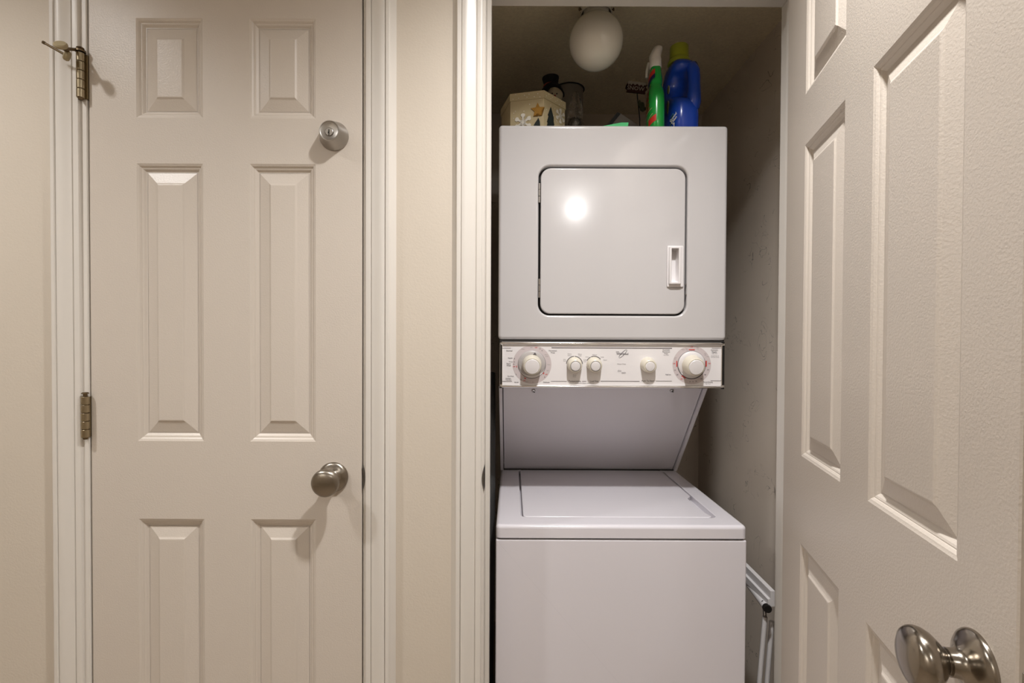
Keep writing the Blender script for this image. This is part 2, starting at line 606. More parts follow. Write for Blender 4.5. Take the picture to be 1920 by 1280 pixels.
lx = lambda px: W(px, 640, D).x - LD0
DOOR1 = six_panel_door('door_1', 'closed off-white six-panel door with deadbolt above its round knob', (LD0, D, 0), 0.0, LD1 - LD0,
                       [lx(258), lx(382), lx(469), lx(592)])
PHI = math.radians(76.4)
ux, uy = -math.cos(PHI), -math.sin(PHI)
DOOR2_O = (XR - .0442, D - .0012)
DOOR2 = six_panel_door('door_2', 'off-white six-panel closet door standing open beside the washer', (*DOOR2_O, 0), math.atan2(uy, ux), .711,
                       [.122, .318, .418, .6255])


def knob(parent, s, z, m_knob):
    ax = (0, -1, 0)
    bm = bmesh.new()
    lathe(bm, [(0, .0), (.0335, .0), (.0338, .0025), (.0325, .0050), (.0290, .0078), (.0220, .0112), (.0165, .0138), (.0145, .0165), (.0135, .0200), (.0133, .0255), (.0120, .0262), (0, .0262)], (s, 0, z), ax, 48)
    k0 = obj('rose', bm, m_knob, parent, local=True)
    bm = bmesh.new()
    lathe(bm, [(0, .0264), (.0118, .0264), (.0122, .0280), (.0150, .0300), (.0205, .0345), (.0260, .0400), (.0292, .0455), (.0303, .0500), (.0298, .0545), (.0270, .0585),
               (.0215, .0615), (.0130, .0640), (.0060, .0650), (0, .0653)], (s, 0, z), ax, 56)
    k1 = obj('door_knob', bm, m_knob, parent, local=True)
    return k0, k1


kp = W(625.5, 893.5, D)
knob(DOOR1, kp.x - LD0, kp.z, M_NICKEL)
knob(DOOR2, .659, EYE - .318, M_KNOB)

# deadbolt of the closed door
dp = W(627, 256, D)
s, z = dp.x - LD0, dp.z
bm = bmesh.new()
lathe(bm, [(0, 0), (.0325, 0), (.0327, .0022), (.0318, .0045), (.0275, .0160), (.0232, .0290), (.0225, .0318), (.0215, .0332), (.0203, .0334), (.0196, .0326), (.0190, .0322), (0, .0322)], (s, 0, z), (0, -1, 0), 56)
bolt = obj('deadbolt', bm, M_NICKEL2, DOOR1, local=True)
bm = bmesh.new()
lathe(bm, [(0, .0300), (.0092, .0300), (.0092, .0318), (.0086, .0318), (.0086, .0330), (.0078, .0336), (0, .0336)], (s, 0, z - .0028), (0, -1, 0), 32)
obj('key_cylinder', bm, M_NICKEL2, bolt, local=True)
bm = bmesh.new()
box(bm, s - .0010, s + .0010, -.0339, -.0330, z - .0105, z + .0020)
box(bm, s - .0022, s + .0008, -.0339, -.0330, z - .0060, z - .0030)
lathe(bm, [(.0092, .0321), (.0092, .0326), (.0086, .0326), (.0086, .0321)], (s, 0, z - .0028), (0, -1, 0), 32)
obj('keyhole', bm, M_BLACK, bolt, local=True)


def hinge(parent, px, py0, py1, pin_top):
    c = W(px, 640, D - .010)
    z1, z0 = W(px, py0, D - .010).z, W(px, py1, D - .010).z
    r = .0078
    hb = bmesh.new()
    # the leaf let in between door and jamb, its edge showing beside the knuckles
    box(hb, c.x + .0015, LD0 + .0005, D - .0035, D - .0015, z0 + .001, z1 - .001)
    box(hb, LD0 - .0032, LD0 - .0006, D - .0030, D + .030, z0 + .001, z1 - .001)
    h = obj('hinge', hb, M_BRASS, parent)
    n = 5
    for k in range(n):
        bm = bmesh.new()
        a = z0 + (z1 - z0) * k / n + .0007
        b = z0 + (z1 - z0) * (k + 1) / n - .0007
        lathe(bm, [(0, a), (r - .0006, a), (r, a + .0006), (r, b - .0006), (r - .0006, b), (0, b)], (c.x, c.y, 0), (0, 0, 1), 24)
        obj('knuckle', bm, M_BRASS, h)
    bm = bmesh.new()
    lathe(bm, [(0, z0 - .004), (.004, z0 - .004), (.0055, z0), (.0055, z1), (.004, z1 + .001), (.004, z1 + .003 + pin_top), (.0070, z1 + .003 + pin_top), (.0075, z1 + .0045 + pin_top), (.005, z1 + .0065 + pin_top), (0, z1 + .007 + pin_top)],
          (c.x, c.y, 0), (0, 0, 1), 20)
    obj('hinge_pin', bm, M_BRASSD, h)
    return c.x, c.y, z1


hx, hy, hz = hinge(DOOR1, 154.5, 99, 184, 0.006)
hinge(DOOR1, 159.0, 743, 820, 0.003)
bm = bmesh.new(); box(bm, .709, .7125, .004, .031, EYE - .318 - .028, EYE - .318 + .028, .0008, 1); obj('latch_plate', bm, M_NICKEL2, DOOR2, local=True)

# ------------------------------------------------------------------ hinge-pin door stop
t = thing('door_stop', 'small bronze hinge-pin door stop on the upper hinge of the left door', 'door stop', (hx, hy, hz))
bm = bmesh.new()
lathe(bm, [(.0052, 0), (.0098, 0), (.0098, .0045), (.0052, .0045), (.0052, 0)], (hx, hy, hz + .0012), (0, 0, 1), 24)
obj('collar', bm, M_BRASSD, t)
A = Vector((hx - .004, hy - .006, hz + .0035))
Bp = W(120, 91, D - .050)
Cp = W(84, 81, D - .046)
Pd1 = W(114, 85.0, D - .064)
Pd2 = W(124.5, 104, D - .036)
bm = bmesh.new(); tube(bm, [A, A.lerp(Bp, .5), Bp], .0034, 10); obj('arm', bm, M_BRASSD, t)
bm = bmesh.new(); tube(bm, [Cp, Cp.lerp(Pd2, .9)], .0026, 10); tube(bm, [Cp, Cp + (Cp - Pd2).normalized() * .004], .0034, 8)
obj('threaded_rod', bm, M_BRASSD, t)
bm = bmesh.new(); tube(bm, [Bp.lerp(Pd1, -.15), Bp.lerp(Pd1, .8)], .0036, 10); box(bm, -.004, .004, -.010, .010, -.003, .003, .001, 1, Matrix.Translation(Bp))
obj('bracket', bm, M_BRASSD, t)
bm = bmesh.new(); ax = (Vector((0.25, -.75, .62))).normalized()
lathe(bm, [(0, -.004), (.0105, -.004), (.0122, -.002), (.0124, .002), (.0105, .0045), (0, .005)], Pd1, ax, 28); obj('bumper_pad', bm, M_RUBBER, t)
bm = bmesh.new(); ax = (Vector((.62, .45, -.25))).normalized()
lathe(bm, [(0, -.004), (.0085, -.004), (.0105, -.002), (.0110, .003), (.0090, .006), (0, .007)], Pd2, ax, 28); obj('bumper_pad', bm, M_RUBBER, t)

# ------------------------------------------------------------------ stacked washer and dryer
YW, YD = 1.2018, 1.331
X0, X1 = -.0370, .5690
ZT = W(1150, 985, YW).z            # washer deck
WD = thing('stacked_washer_dryer', 'tall white washer with a dryer stacked above it in the closet', 'laundry machine', (.266, 1.5, 0))
XZ = lambda y: frame((0, y, 0), (1, 0, 0), (0, 0, 1))       # a = x, b = z, outwards = -y
zb = W(1150, 1012.5, YW).z
bm = bmesh.new()
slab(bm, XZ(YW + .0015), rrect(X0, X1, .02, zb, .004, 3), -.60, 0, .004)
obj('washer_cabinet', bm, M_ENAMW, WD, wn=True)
bm = bmesh.new()
box(bm, X0 + .006, X1 - .006, YW + .008, YW + .59, zb - .01, zb + .008)
obj('washer_seam', bm, M_GAP, WD)
# washer top: plate facing up with the lid opening
XYf = frame((0, 0, ZT), (1, 0, 0), (0, 1, 0))               # a = x, b = y, outwards = +z
la0, la1 = WZ(977, 968, ZT).x, WZ(1338, 968, ZT).x
lb0, lb1 = WZ(1150, 969.5, ZT).y, WZ(1100, 881.5, ZT).y
zt0 = W(1150, 1009, YW).z
bm = bmesh.new()
slab(bm, XYf, rrect(X0, X1, YW, YW + .60, .012, 5), zt0 - ZT, 0, .009, hole=rrect(la0, la1 + .006, lb0, lb1 + .004, .018, 6), hole_fillet=.0022, hole_depth=.016, seg=5)
obj('washer_top', bm, M_ENAMW, WD, wn=True)
s0, s1 = lb0 + .022, lb0 + .165
lid = [(la0 + .014, lb0 + .002), (la1 - .016, lb0 + .002), (la1 - .0085, lb0 + .0045), (la1 - .0055, lb0 + .010),
       (la1 - .0075, s0), (la1 - .0135, s0 + .018), (la1 - .0155, s0 + .035), (la1 - .0155, s1 - .022), (la1 - .0135, s1 - .008), (la1 - .0035, s1 + .006), (la1 + .0005, s1 + .012),
       (la1 + .0005, lb1 - .010), (la1 - .0035, lb1 - .003), (la1 - .012, lb1), (la0 + .016, lb1), (la0 + .0075, lb1 - .003), (la0 + .0050, lb1 - .012), (la0 + .0050, lb0 + .014), (la0 + .0075, lb0 + .006)]
bm = bmesh.new()
slab(bm, XYf, lid, -.012, .0008, .0022)
obj('washer_lid', bm, M_ENAMW, WD, smooth=50, wn=True)

# dryer
zd0, zd1 = W(1150, 637, YD).z, W(1150, 234.2, YD).z
hole = rrect(W(1009.5, 450, YD).x, W(1288.5, 450, YD).x, W(1150, 591.5, YD).z, W(1150, 311.5, YD).z, .030, 8)
bm = bmesh.new()
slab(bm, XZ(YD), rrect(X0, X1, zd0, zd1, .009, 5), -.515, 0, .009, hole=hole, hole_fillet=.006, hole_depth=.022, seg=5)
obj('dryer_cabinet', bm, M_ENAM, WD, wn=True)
bm = bmesh.new()
slab(bm, XZ(YD + .0175), offset(hole, .0004), -.004, 0, 0)
obj('dark_back_plate', bm, M_GAP, WD)  # black plate in the recess, paints the gap around the door dark
hp0, hp1 = W(1250, 538, YD), W(1281, 461, YD)
inn = rrect(hp0.x + .0085, hp1.x - .0150, hp0.z + .011, hp1.z - .008, .0015, 3)
bm = bmesh.new()
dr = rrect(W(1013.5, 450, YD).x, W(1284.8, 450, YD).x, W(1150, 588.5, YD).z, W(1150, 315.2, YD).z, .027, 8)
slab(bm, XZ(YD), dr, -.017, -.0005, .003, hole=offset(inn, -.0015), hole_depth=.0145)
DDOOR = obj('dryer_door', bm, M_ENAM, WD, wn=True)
# recessed pull
fr = XZ(YD - .0002)
bm = bmesh.new()
slab(bm, fr, rrect(hp0.x, hp1.x, hp0.z, hp1.z, .003, 3), 0, .0035, .001, hole=offset(inn, -.0008), hole_depth=.0034, back=False, hole_floor=False)
ci = rrect(hp0.x + .003, hp1.x - .008, hp0.z + .006, hp1.z - .003, .003, 3)
outr = ring(bm, fr, ci, .003); fr1 = ring(bm, fr, offset(ci, .0005), .010); fr2 = ring(bm, fr, offset(ci, .002), .0118)
in0 = ring(bm, fr, inn, .0118)
bridge(bm, outr, fr1); bridge(bm, fr1, fr2); bridge(bm, fr2, in0)
# sloping cup: the left wall slants down to a deep pocket at the right
mx = sum(p[0] for p in inn) / len(inn)
mz = sum(p[1] for p in inn) / len(inn)
cb = []
for a, b in offset(inn, .0012):
    left = a < mx
    cb.append(bm.verts.new(at(fr, a + (.0075 if left else .0), b + (.006 if b < mz else -.001), -.0125)))
bridge(bm, in0, cb); bm.faces.new(cb)
obj('handle', bm, M_PLAS, DDOOR, smooth=30)
for (ya, yb) in ((343, 380), (522, 558)):
    bm = bmesh.new()
    p0, p1 = W(1009.3, yb, YD), W(1013.3, ya, YD)
    n = 3
    for k in range(n):
        a = p0.z + (p1.z - p0.z) * k / n + .0006; b = p0.z + (p1.z - p0.z) * (k + 1) / n - .0006
        lathe(bm, [(0, a), (.0029, a), (.0029, b), (0, b)], ((p0.x + p1.x) / 2, YD + .0015, 0), (0, 0, 1), 14)
    obj('hinge', bm, M_STEEL, DDOOR)
for yy in (533, 552):
    bm = bmesh.new()
    p = W(1286.3, yy, YD); box(bm, p.x - .0016, p.x + .0016, YD - .0002, YD + .006, p.z - .0012, p.z + .0012)
    obj('latch', bm, M_STEEL, DDOOR)

# stand between washer and dryer: slanted panel with folded side flanges
zs_top = W(1150, 729.5, YD).z - .004
sl_y0, sl_y1 = 1.462, 1.728
bm = bmesh.new()
v = [(X0 + .012, sl_y0, zs_top), (X1 - .012, sl_y0, zs_top), (X1 - .012, sl_y1, ZT + .003), (X0 + .012, sl_y1, ZT + .003)]
f = [bm.verts.new(p) for p in v] + [bm.verts.new((p[0], 1.80, p[2])) for p in v]
for q in ((0, 1, 2, 3), (4, 7, 6, 5), (0, 4, 5, 1), (1, 5, 6, 2), (2, 6, 7, 3), (3, 7, 4, 0)):
    bm.faces.new([f[i] for i in q])
obj('slanted_panel', bm, M_ENAMW, WD)
for (xa, xb) in ((X0, X0 + .0095), (X1 - .0095, X1)):
    bm = bmesh.new()
    g = frame((xa, 0, 0), (0, 1, 0), (0, 0, 1))
    pts = [(sl_y0 - .012, zs_top), (sl_y1 - .012, ZT), (1.84, ZT), (1.84, zs_top)]
    prism(bm, g, pts, 0, xb - xa, .0015)
    obj('side_flange', bm, M_ENAMW, WD, smooth=20)
bm = bmesh.new(); box(bm, X0 + .010, X1 - .010, sl_y1 - .006, 1.80, ZT - .001, ZT + .0028); obj('base_gap', bm, M_GAP, WD)
bm = bmesh.new(); box(bm, X0 + .004, X1 - .004, YD + .006, 1.84, zd0 - .006, zd0 + .001); obj('dryer_seam', bm, M_GAP, WD)

# control panel
YP = YD - .004
cz0, cz1 = W(1150, 727, YP).z, W(1150, 641, YP).z
ca0, ca1 = W(940, 684, YP).x, W(1353.5, 684, YP).x
bm = bmesh.new()
slab(bm, XZ(YP), rrect(ca0 + .001, ca1 - .001, cz0 + .002, cz1 - .002, .001, 2), -.13, 0, 0)
CP = obj('control_panel', bm, M_PLAS, WD, wn=True)
def trim_bar(zc, hgt, prot):
    bm = bmesh.new()
    n = 8
    A, B = [], []
    for k in range(n + 1):
        t_ = PI * k / n
        zz, yy = zc + hgt / 2 * math.cos(t_), YP - prot * math.sin(t_) ** .8
        A.append(bm.verts.new((ca0 - .001, yy, zz))); B.append(bm.verts.new((ca1 + .001, yy, zz)))
    bridge(bm, A, B); bm.faces.new(A); bm.faces.new(B)
    return obj('chrome_trim', bm, M_CHROME, CP, smooth=60)
trim_bar(W(1150, 643.6, YP).z, .0075, .006)
trim_bar(W(1150, 724.6, YP).z, .0075, .006)
for (xa, xb) in ((W(937, 684, YP).x, ca0 + .003), (ca1 - .003, W(1357.5, 684, YP).x)):
    bm = bmesh.new(); box(bm, xa, xb, YP - .0045, YP + .10, cz0 - .001, cz1 + .001, .0012, 2)
    e = obj('end_cap', bm, M_CHROME, CP)
    bm = bmesh.new(); box(bm, xa + .0016, xb - .0012, YP - .0052, YP - .0040, cz0 + .009, cz1 - .008); obj('end_inlay', bm, M_BLACK, CP)
    for za, zc in ((cz0 - .0015, cz0 + .003), (cz1 - .003, cz1 + .0015)):
        bm = bmesh.new(); box(bm, xa - .0005, xb - .001, YP - .0056, YP, za, zc, .0008, 1); obj('end_clip', bm, M_BLACK, CP)

FP = XZ(YP)
def pp(px, py):
    p = W(px, py, YP)
    return p.x, p.z
PXM = YP / F_PX         # metres per photograph pixel on the panel
tilt = Vector((0, -1, -.15)).normalized()
def circle_plate(bm, px, py, r0, r1, c, n=64, a0=0, a1=360):
    a, b = pp(px, py)
    k0 = n if a1 - a0 >= 360 else max(4, int(n * (a1 - a0) / 360))
    I, O = [], []
    for k in range(k0 + 1):
        t_ = math.radians(a0 + (a1 - a0) * k / k0)
        I.append(bm.verts.new(at(FP, a + r0 * math.cos(t_), b + r0 * math.sin(t_), c)))
        O.append(bm.verts.new(at(FP, a + r1 * math.cos(t_), b + r1 * math.sin(t_), c)))
    for k in range(k0):
        bm.faces.new((I[k], I[k + 1], O[k + 1], O[k]))
for px, py, r in ((997.5, 683, 36.3), (1297, 684, 36.0)):
    bm = bmesh.new(); circle_plate(bm, px, py, 25.5 * PXM, r * PXM, .0003); obj('dial_band', bm, M_RING, CP, recalc=False)

def dial(px, py, skirt_mat, body_r, skirt_r, cap_r, depth, name):
    a, b = pp(px, py)
    o = Vector((a, YP, b))
    bm = bmesh.new()
    lathe(bm, [(0, -.004), (skirt_r, -.004), (skirt_r, .0015), (skirt_r - .0012, .0030), (skirt_r - .005, .0042), (body_r + .001, .0052), (0, .0052)], o, tilt, 56)
    d = obj(name, bm, skirt_mat, WD)
    bm = bmesh.new()
    lathe(bm, [(0, .003), (body_r, .003), (body_r, .006), (body_r - .001, depth * .55), (body_r - .0035, depth * .86), (cap_r + .0025, depth), (cap_r + .0012, depth + .0006), (cap_r + .0006, depth - .0006), (0, depth - .0006)], o, tilt, 56)
    obj('grip', bm, M_CREAM, d)
    bm = bmesh.new()
    lathe(bm, [(0, depth - .001), (cap_r, depth - .001), (cap_r, depth + .0008), (cap_r - .0015, depth + .0022), (cap_r * .5, depth + .003), (0, depth + .0032)], o, tilt, 48)
    obj('cap', bm, M_PLAS, d)
    return d, o
d1, o1 = dial(997, 682.5, M_GREYP, .0262, .0365, .0195, .034, 'washer_dial')
d1['label'] = 'grey skirted washer timer dial'
d2, o2 = dial(1296.5, 683.5, M_PLAS, .0270, .0358, .0195, .036, 'dryer_dial')
for px, py, r0_, r1_ in ((1296.6, 684, 25.0, 26.6), (997.2, 683, 25.6, 26.4)):
    bm = bmesh.new(); circle_plate(bm, px, py, r0_ * PXM, r1_ * PXM, .0006); obj('dial_outline', bm, M_INK, CP, recalc=False)
bm = bmesh.new(); a, b = pp(1002.5, 662.5); prism(bm, FP, [(a - .0042, b - .0022), (a + .0042, b - .0030), (a + .0004, b + .0032)], .0060, .0105); obj('pointer', bm, M_INK, d1)
for px, py, mk in ((1077, 683, True), (1114, 683, True), (1214.5, 683.5, False)):
    a, b = pp(px, py); o = Vector((a, YP, b))
    bm = bmesh.new()
    lathe(bm, [(0, -.003), (.0202, -.003), (.0202, .002), (.0196, .006), (.0178, .020), (.0168, .0238), (.0150, .0252), (.0136, .0252), (.0130, .0244), (0, .0244)], o, tilt, 48)
    k = obj('selector_knob' if mk else 'start_button', bm, M_CREAM, WD)
    bm = bmesh.new()
    lathe(bm, [(0, .0238), (.0124, .0238), (.0124, .0256), (.0112, .0268), (.006, .0274), (0, .0276)], o, tilt, 40)
    obj('cap', bm, M_PLAS, k)
    if mk:
        bm = bmesh.new(); e = o + tilt * .0250
        lathe(bm, [(.0125, .0), (.0138, .0), (.0138, .0006), (.0125, .0006)], e, tilt, 40)
        dx = .0055 if px < 1100 else .0095
        box(bm, -.0007, .0007, -.0008, .0008, -.0028, .0028, 0, 1, Matrix.Translation((e.x + dx, e.y + .0005, e.z + (.0145 if px < 1100 else .0115))) @ Matrix.Rotation(-.4 if px < 1100 else -.9, 4, 'Y'))
        obj('marker', bm, M_INKG, k)

# printing on the control panel
ink, grey, red = bmesh.new(), bmesh.new(), bmesh.new()
def T(s_, px, py, cap, bm_=None, **kw):
    a, b = pp(px, py)
    text_into(bm_ if bm_ is not None else ink, s_, FP, cap * PXM * 1.40, a, b, .0005, **kw)
for s_, px, py, c_ in (('Normal', 955, 657.5, 2.6), ('Regular', 957, 671, 2.1), ('Heavy', 957.5, 678, 2.0), ('Super', 954, 681.6, 2.5), ('Wash', 954, 685.2, 2.5), ('Pre Wash', 957.5, 705.2, 2.1), ('Pull-Start', 953, 709.2, 1.9),
                       ('Push-Stop', 953.5, 712.0, 1.9), ('Scrub', 968.5, 716.5, 2.4), ('Delicate', 1024.5, 716.6, 2.6), ('Permanent', 1036.5, 657.4, 2.5), ('Press', 1036.5, 661.0, 2.5),
                       ('Temperature', 1077.5, 714.4, 3.0), ('Load Size', 1114, 714.4, 3.0), ('Push To Start', 1214.5, 714.0, 3.0), ('Automatic', 1249, 655.9, 2.3), ('Permanent', 1249, 659.4, 2.3), ('Press', 1249, 662.8, 2.3),
                       ('Automatic', 1339.5, 656.0, 2.3), ('Regular', 1339.5, 659.4, 2.3), ('Fluff Air', 1253, 702.3, 2.3), ('Timed Drying', 1327, 716.2, 2.3), ('12', 1012, 653.6, 2.6), ('8', 1016.3, 657.2, 2.4),
                       ('8', 964.6, 672.4, 2.4), ('12', 963.8, 678.2, 2.4), ('10', 963.0, 682.8, 2.2), ('2', 967.6, 702, 2.6), ('12', 976.4, 711.5, 2.6), ('8', 1021.2, 707, 2.6),
                       ('10', 1265, 694, 2.6), ('20', 1270, 702.4, 2.6), ('50', 1327.4, 693.2, 2.6), ('40', 1322, 702.4, 2.6), ('30', 1314.8, 710, 2.6), ('20', 1305.2, 714.6, 2.4), ('12', 1299, 715.4, 2.2), ('10', 1293.4, 715.4, 2.2)):
    T(s_, px, py, c_, bold=.00006)
for s_, px, py, c_ in (('Rinse', 980.5, 654.2, 1.9), ('Spin', 996.5, 651.2, 1.9), ('Rinse', 1024, 664.8, 1.7), ('Drain', 1025.5, 668, 1.7), ('Rinse', 1029, 683.5, 1.7), ('Spin', 1027, 694.4, 1.7), ('Rinse', 987.8, 715.2, 1.7), ('Spin', 999.6, 716.2, 1.7),
                       ('Hot', 1058.6, 673.6, 2.0), ('Cold', 1058.6, 676.6, 2.0), ('Warm', 1067.8, 663.4, 2.0), ('Warm', 1067.8, 666.4, 2.0), ('Warm', 1087.4, 663.8, 2.0), ('Cold', 1087.4, 666.8, 2.0), ('Cold', 1096.6, 674.6, 2.0), ('Cold', 1096.6, 677.6, 2.0),
                       ('Wash', 1077.4, 703.2, 2.0), ('Rinse', 1077.4, 706.0, 2.0), ('Small', 1100.6, 669, 2.0), ('Medium', 1115, 665, 2.0), ('Large', 1129, 669, 2.0), ('Reset', 1134.6, 674.8, 2.0), ('Water', 1095.4, 718.3, 1.9),
                       ('Heavy Duty', 1165.4, 682.2, 2.4), ('Start', 1214.6, 718.2, 1.9), ('Low Heat', 1248.8, 665.6, 1.8), ('High Heat', 1339.5, 662.4, 1.8), ('Energy Preferred', 1340.5, 667.0, 1.5), ('Automatic Setting', 1340.5, 669.4, 1.5),
                       ('High Heat', 1327, 719.4, 1.8), ('Very', 1287, 653.0, 1.6), ('Dry', 1288, 655.6, 1.6), ('Damp', 1280.4, 655.2, 1.6), ('Very', 1308, 651.4, 1.6), ('Dry', 1308.4, 654, 1.6), ('*', 1314.6, 655.4, 2.0),
                       ('Less', 1322.2, 662.6, 1.6), ('Dry', 1322.6, 665.2, 1.6), ('Damp', 1327.2, 668.4, 1.5), ('Less', 1266.4, 670.4, 1.6), ('Dry', 1265.4, 673, 1.6)):
    T(s_, px, py, c_, grey)
for s_, px, py in (('Off', 1005, 651.6), ('Off', 963.6, 687.2), ('Off', 982.6, 713.6), ('Off', 1024.0, 702.0), ('Off', 1297, 650.4), ('Off', 1263.6, 681.6), ('Off', 1329.8, 681.4), ('Off', 1277.8, 710.4)):
    T(s_, px, py, 2.4, red, bold=.00008)
for xa, xb, yy in ((941.5, 958, 652.4), (1034, 1260, 652.2), (1334.5, 1351.5, 652.6), (941.5, 960, 714.5), (1033, 1062.5, 714.4), (1091.5, 1099.5, 714.4), (1126, 1199, 714.3), (1229.5, 1259.5, 714.0), (1332.5, 1351, 713.6),
                   (1077.5, 1091, 718.2), (1100, 1114, 718.2)):
    a, b = pp(xa, yy); a2, b2 = pp(xb, yy); hh = .0009 if yy < 716 else .0004
    box(grey, a, a2, YP - .0006, YP, min(b, b2) - hh / 2, max(b, b2) + hh / 2)
for px, py, w_, h_ in ((1297, 655.3, 11, 1.7), (1268.8, 681.8, 1.8, 11), (1324.0, 681.6, 2.2, 11), (968.8, 686.9, 1.2, 3.6)):
    a, b = pp(px, py)
    box(red, a - w_ * PXM / 2, a + w_ * PXM / 2, YP - .0008, YP, b - h_ * PXM / 2, b + h_ * PXM / 2)
for px, py, ang, w_ in ((1281.5, 706.6, -33, 9), (1019.3, 699.6, 55, 3.4), (984.6, 709.0, -30, 3.4)):
    a, b = pp(px, py)
    box(red, -w_ * PXM / 2, w_ * PXM / 2, -.0004, .0004, -.9 * PXM, .9 * PXM, 0, 1, Matrix.Translation((a, YP - .0004, b)) @ Matrix.Rotation(math.radians(-ang), 4, 'Y'))
circle_plate(ink, 1077, 683, 14.6 * PXM, 15.8 * PXM, .0005, 48, 5, 88); circle_plate(ink, 1077, 683, 14.6 * PXM, 15.8 * PXM, .0005, 48, 92, 175)
circle_plate(ink, 1114, 683, 14.8 * PXM, 16.0 * PXM, .0005, 48, 40, 112); circle_plate(ink, 1114, 683, 14.8 * PXM, 16.0 * PXM, .0005, 48, 117, 152)
# maker's mark: word with a looping swirl
T('Whirlpool', 1167.2, 663.4, 4.0, bold=.00016, xs=.95)
T('HOME', 1157.6, 659.6, 1.5, grey, bold=.0001)
a, b = pp(1168, 663)
prev = None
for k in range(49):
    t_ = 2 * PI * k / 48
    e1, e2 = 10.6 * PXM * math.cos(t_), 2.6 * PXM * math.sin(t_)
    th_ = math.radians(46)
    p = Vector((a + e1 * math.cos(th_) - e2 * math.sin(th_), b + e1 * math.sin(th_) + e2 * math.cos(th_)))
    wd = (.00022 + .0002 * abs(math.sin(t_)))
    cur = (ink.verts.new(at(FP, p.x - wd, p.y + wd, .0006)), ink.verts.new(at(FP, p.x + wd, p.y - wd, .0006)))
    if prev: ink.faces.new((prev[0], prev[1], cur[1], cur[0]))
    prev = cur
T('thin', 1161.4, 695.2, 4.6, grey, shear=.15, xs=.7)
T('twin', 1169.2, 698.6, 4.6, grey, shear=.15, xs=.7)
tag(obj('lettering', ink, M_INK, CP, smooth=0, recalc=False), kind='stuff')
tag(obj('lettering', grey, M_INKG, CP, smooth=0, recalc=False), kind='stuff')
l = obj('lettering', red, M_RED, CP, smooth=0, recalc=False); tag(l, 'red printed words and bars', kind='stuff')
for px, py in ((1000.5, 732.2), (1259.5, 731.8)):
    p = W(px, py, 1.4725)
    bm = bmesh.new(); lathe(bm, [(0, -.006), (.0058, -.006), (.0058, .0015), (.0050, .0030), (.0025, .0036), (0, .0036)], p, (0, -.76, -.65), 20)
    k = obj('screw', bm, M_STEEL, WD)
    bm = bmesh.new(); box(bm, -.0045, .0045, -.0006, .0006, -.0008, .0008, 0, 1, Matrix.Translation(p + Vector((0, -.0030, -.0026))) @ Matrix.Rotation(.7, 4, 'Y') @ Matrix.Rotation(.7, 4, 'X')); obj('slot', bm, M_BLACK, k)

# ------------------------------------------------------------------ closet ceiling light
gy = 1.425
gc = W(1117.5, 78, gy)
t = thing('ceiling_light', 'round opal glass globe light on the closet ceiling', 'lamp', (gc.x, gy, CEIL_C))
bm = bmesh.new()
lathe(bm, [(0, CEIL_C), (.052, CEIL_C), (.053, CEIL_C - .006), (.047, CEIL_C - .012), (.0435, CEIL_C - .020), (.0430, CEIL_C - .040), (.0445, CEIL_C - .043), (.0415, CEIL_C - .043), (.0405, CEIL_C - .02), (0, CEIL_C - .02)], (gc.x, gy, 0), (0, 0, 1), 48)
obj('fitter', bm, M_OPAL, t)
R = .0755
bm = bmesh.new()
prof = [(.036, CEIL_C - .024 - gc.z), (.036, .070)]
a0 = math.asin(.036 / R)
for k in range(25):
    th_ = a0 + (PI - a0) * k / 24
    prof.append((R * math.sin(th_) if k < 24 else 0, R * math.cos(th_)))
lathe(bm, prof, gc, (0, 0, 1), 56)
obj('globe', bm, M_OPAL, t)
for ang in (0, 120, 240):
    a_ = math.radians(ang + (-8))
    dv = Vector((math.cos(a_), math.sin(a_), 0))
    if ang == 120: dv = Vector((-.985, -.17, 0))
    if ang == 0: dv = Vector((.985, -.17, 0))
    if ang == 240: dv = Vector((0, 1, 0))
    o = Vector((gc.x, gy, CEIL_C - .034)) + dv * .041
    bm = bmesh.new()
    tube(bm, [o, o + dv * .0075], .0016, 10)
    lathe(bm, [(0, .0045), (.0032, .0045), (.0042, .006), (.0042, .0082), (.003, .0095), (0, .0095)], o, dv, 14)
    obj('thumb_screw', bm, M_BRASSD, t)

# ------------------------------------------------------------------ vent duct behind the dryer
dY = W(1075, 154, 1.0)
kk = (CEIL_C - EYE) / (dY.z - EYE)
dc = Vector((W(1070, 154, kk).x, kk + .056, 0))
t = thing('vent_duct', 'grey metal vent pipe rising through the closet ceiling behind the festive box', 'pipe', (dc.x, dc.y, 0.9))
bm = bmesh.new()
lathe(bm, [(.054, .9), (.054, CEIL_C - .001)], dc, (0, 0, 1), 40)
obj('pipe', bm, M_DUCT, t)
bm = bmesh.new()
lathe(bm, [(.0545, CEIL_C - .0005), (.0595, CEIL_C - .0005), (.0595, CEIL_C - .003), (.0545, CEIL_C - .003), (.0545, CEIL_C - .0005)], dc, (0, 0, 1), 40)
obj('ceiling_gap', bm, M_GAP, t)

# ------------------------------------------------------------------ things on top of the dryer
ZD = zd1 + .0002
